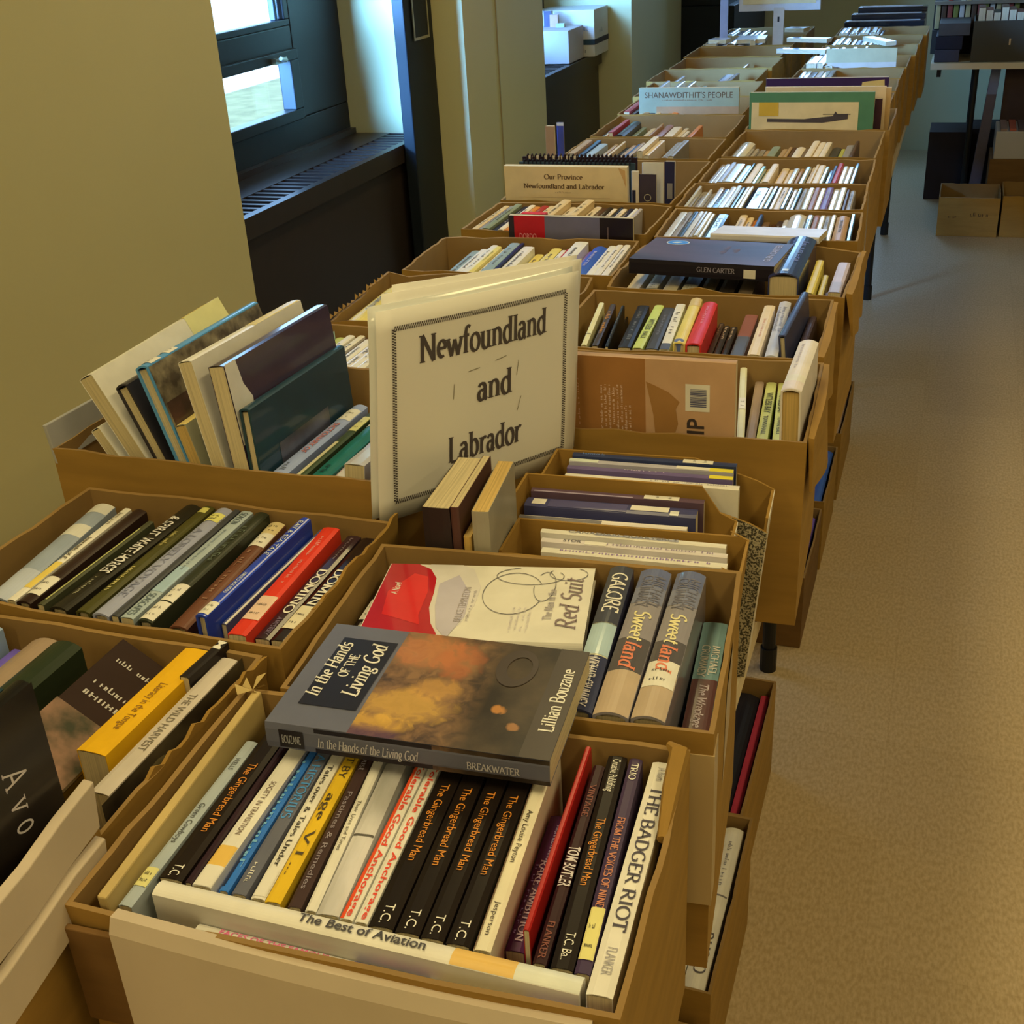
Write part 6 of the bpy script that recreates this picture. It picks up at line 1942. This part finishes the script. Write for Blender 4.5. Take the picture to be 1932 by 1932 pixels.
for key, items, low in FBK:
    q = BOX[key]
    x = q['w'] / 2 - .010
    for code, mm, lb in reversed(items):
        th = mm / 1000.
        x -= th
        z = q['ztop'] - .008 - low
        M_ = place(in_box(key, x + th / 2, 0, z), 0)
        kw = {}
        if lb.startswith('white-spined'):
            kw = dict(title=[('RUSSO', .68, .92, .5, '4a4438', 'serif', 0), ((14, 3), .1, .4, .2, '6a6454', '', 0)], bands=((.45, .46, '6a6450', -.9, .9),))
        if lb.startswith('navy book with'):
            kw = dict(stickers=((.1, .3, 'c9c4b0'), (.34, .5, 'c9c4b0')))
        if lb.startswith('cream-spined'):
            kw = dict(title=[('BBI', .06, .14, .5, '5a4c38', 'bold', 0), ((16, 3), .3, .9, .2, '8a7a5c', '', 0)])
        book(lb, M_, q['d'] - .03, z - q['floor'] - .001, th * .95, HEX[code], mm > 28, group='books in the floor cartons', coat=.4 if code in 'knb' else 0, **kw)

floor_box('G1', 'open floor carton by the far crosswise table, left one', -.03, .252, 6.30, 6.62, .19, outside=CARD)
floor_box('G2', 'open floor carton by the far crosswise table, right one', .262, .58, 6.31, 6.64, .20, outside=CARD)
lettering(BOX['G1']['o'], 'handwriting', (7, 12), lambda u, v: (.01 + u, -.1618, .10 + v), .018, ink('3a2814', FAR), 0, 0, width=.085)
lettering(BOX['G1']['o'], 'handwriting', (6, 14), lambda u, v: (-.10 + u, -.1618, .09 + v), .014, ink('4a3418', FAR), 0, 0, width=.06)
for key, items in (('G1', (('u', .07, 'brown bundle of books in the left far floor carton'), ('k', .03, 'black book in the left far floor carton'), ('t', .08, 'tan book in the left far floor carton'))), ('G2', (('d', .09, 'dark brown book in the right far floor carton'), ('u', .1, 'umber book in the right far floor carton')))):
    q = BOX[key]
    y = -q['d'] / 2 + .03
    for code, th, lb in items:
        P = in_box(key, 0, y + th / 2, q['ztop'] - .037)
        M_ = axes(P, (0, -1, 0), (1, 0, 0), (0, 0, 1))
        book(lb, M_, q['w'] - .05, .115, th * .9, HEX[code], True, group='books in the far floor cartons', light=FAR, simple=True)
        y += th

# brown and white cartons stacked beneath the far table, its leg panel, bins on top
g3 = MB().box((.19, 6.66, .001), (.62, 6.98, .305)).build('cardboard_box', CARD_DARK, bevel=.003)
tag(g3, 'closed brown carton on the floor under the far crosswise table', 'box')
g4 = MB().box((.205, 6.66, .306), (.62, 6.96, .440)).build('white_tray', material('white_tray_card', (.48, .47, .50), .5), bevel=.003)
for i in range(9):
    MB().box((.225 + i * .042, 6.665 + (i % 2) * .01, .4405), (.255 + i * .042, 6.94, .452)).build('paper_bundle', mc(('8a7a74', 'a05a48', '5a5458')[i % 3], .5, FAR, tag='paper'), g4)
tag(g4, 'white tray of papers stacked on the closed brown carton', 'tray')
lp = MB().hexa([(.10, 6.95, .0), (.16, 6.95, .0), (.16, 7.0, .0), (.10, 7.0, .0), (.155, 6.95, .705), (.20, 6.95, .705), (.20, 7.0, .705), (.155, 7.0, .705)]).build('leaning_board', mc('5a565c', .5, FAR, tag='board'), bevel=.002)
MB().hexa([(.1456, 6.949, .575), (.1915, 6.949, .575), (.1915, 6.9495, .575), (.1456, 6.9495, .575), (.155, 6.949, .70), (.20, 6.949, .70), (.20, 6.9495, .70), (.155, 6.9495, .70)]).build('pale_top', mc('6c7894', .5, FAR, tag='board'), lp)
tag(lp, 'grey narrow board leaning against the far crosswise table', 'board')
p4 = MB().box((.225, 6.99, .001), (.66, 7.03, .70)).build('partition_board', mc('403634', .6, FAR, tag='board'))
tag(p4, 'dark brown panel standing under the far crosswise table', 'board')
OLIVE = material('dark_olive_bin', (.045, .040, .026), .5, .4)
for i, (lb, x0, x1, y0, y1, zt) in enumerate((('dark olive bin on the far table, second from its left end', .045, .40, 6.89, 7.22, .935),)):
    m = MB()
    m.box((x0, y0, TT + .001), (x1, y0 + .006, zt))
    m.box((x0, y1 - .006, TT + .001), (x1, y1, zt))
    m.box((x0, y0 + .006, TT + .001), (x0 + .006, y1 - .006, zt))
    m.box((x1 - .006, y0 + .006, TT + .001), (x1, y1 - .006, zt))
    m.box((x0 + .006, y0 + .006, TT + .001), (x1 - .006, y1 - .006, TT + .012))
    o = m.build('storage_bin', OLIVE)
    MB().box(((x0 + x1) / 2 - .004, y0 - .003, TT + .08), ((x0 + x1) / 2 + .004, y0 - .0005, TT + .11)).build('latch_handle', METAL, o)
    tag(o, lb, 'bin', 'dark bins on the far table')
    n_ = 9
    for j in range(n_):
        th = (x1 - x0 - .03) / n_
        xx = x0 + .015 + th * (j + .5)
        M_ = axes((xx, 6.90 + .10, zt + .06 - .012 * (j % 3)), (1, 0, 0), (0, 1, 0), (0, 0, 1))
        book('%s book, %s in the %s olive bin on the far table' % (('maroon', 'dark red', 'black', 'rust')[j % 4], ORD[j + 1], ('left', 'right')[i]), M_, .16, .16, th * .9, ('5a2c28', '6a241c', '241c1c', '5c3a2c')[j % 4], False, group='dark books in the olive bins', light=FAR, simple=True)
for i, (lb, x0, x1, z0, z1, y, c) in enumerate((('flat dark carton at the left end of the far table', -.13, -.01, .741, .80, 6.90, '38363a'), ('black carton stacked on the flat dark one at the left end', -.13, .0, .801, .865, 6.905, '202026'), ('brown-grey carton topping the stack at the left end of the far table', -.12, .03, .866, .925, 6.91, '45423c'))):
    tag(MB().box((x0, y, z0), (x1, y + .3, z1)).build('dark_carton', mc(c, .5, FAR, tag='card'), bevel=.002), lb, 'box', 'dark cartons on the far table')
sh = MB()
sh.box((-.16, 7.24, TT + .001), (1.2, 7.58, .86))
sh.box((-.16, 7.30, .86), (1.2, 7.58, 1.00))
so = sh.build('book_rack', mc('35302a', .6, FAR, tag='rack'))
MB().box((-.16, 7.235, .985), (1.2, 7.30, 1.0)).build('rack_edge', mc('6a604c', .5, FAR, tag='rack'), so)
tag(so, 'dark stepped book rack along the back of the far table', 'rack')
for j in range(14):
    x = -.14 + j * .03
    th = .026
    M_ = axes((x, 7.268, .93 + .006 * (j % 3)), (1, 0, 0), (0, 0, 1), (0, -1, 0))
    book('%s paperback, %s along the rack on the far table' % (('cream', 'brown', 'red', 'olive', 'white')[j % 5], ORD[j + 1]), M_, .13, .026, th * .9, ('9a8a5c', '4a3828', '7a3c30', '6a6a30', 'a49c88')[j % 5], False, group='paperbacks on the far rack', light=FAR, simple=True)
for i, (lb, x0, x1, y0) in enumerate((('dark carton deep under the far table, left', -.12, .09, 7.1), ('dark carton deep under the far table, right', .1, .5, 7.2))):
    tag(MB().box((x0, y0, .001), (x1, y0 + .3, .36)).build('dark_carton', mc('2a2422', .7, FAR, tag='card'), bevel=.002), lb, 'box', 'dark cartons on the far table')
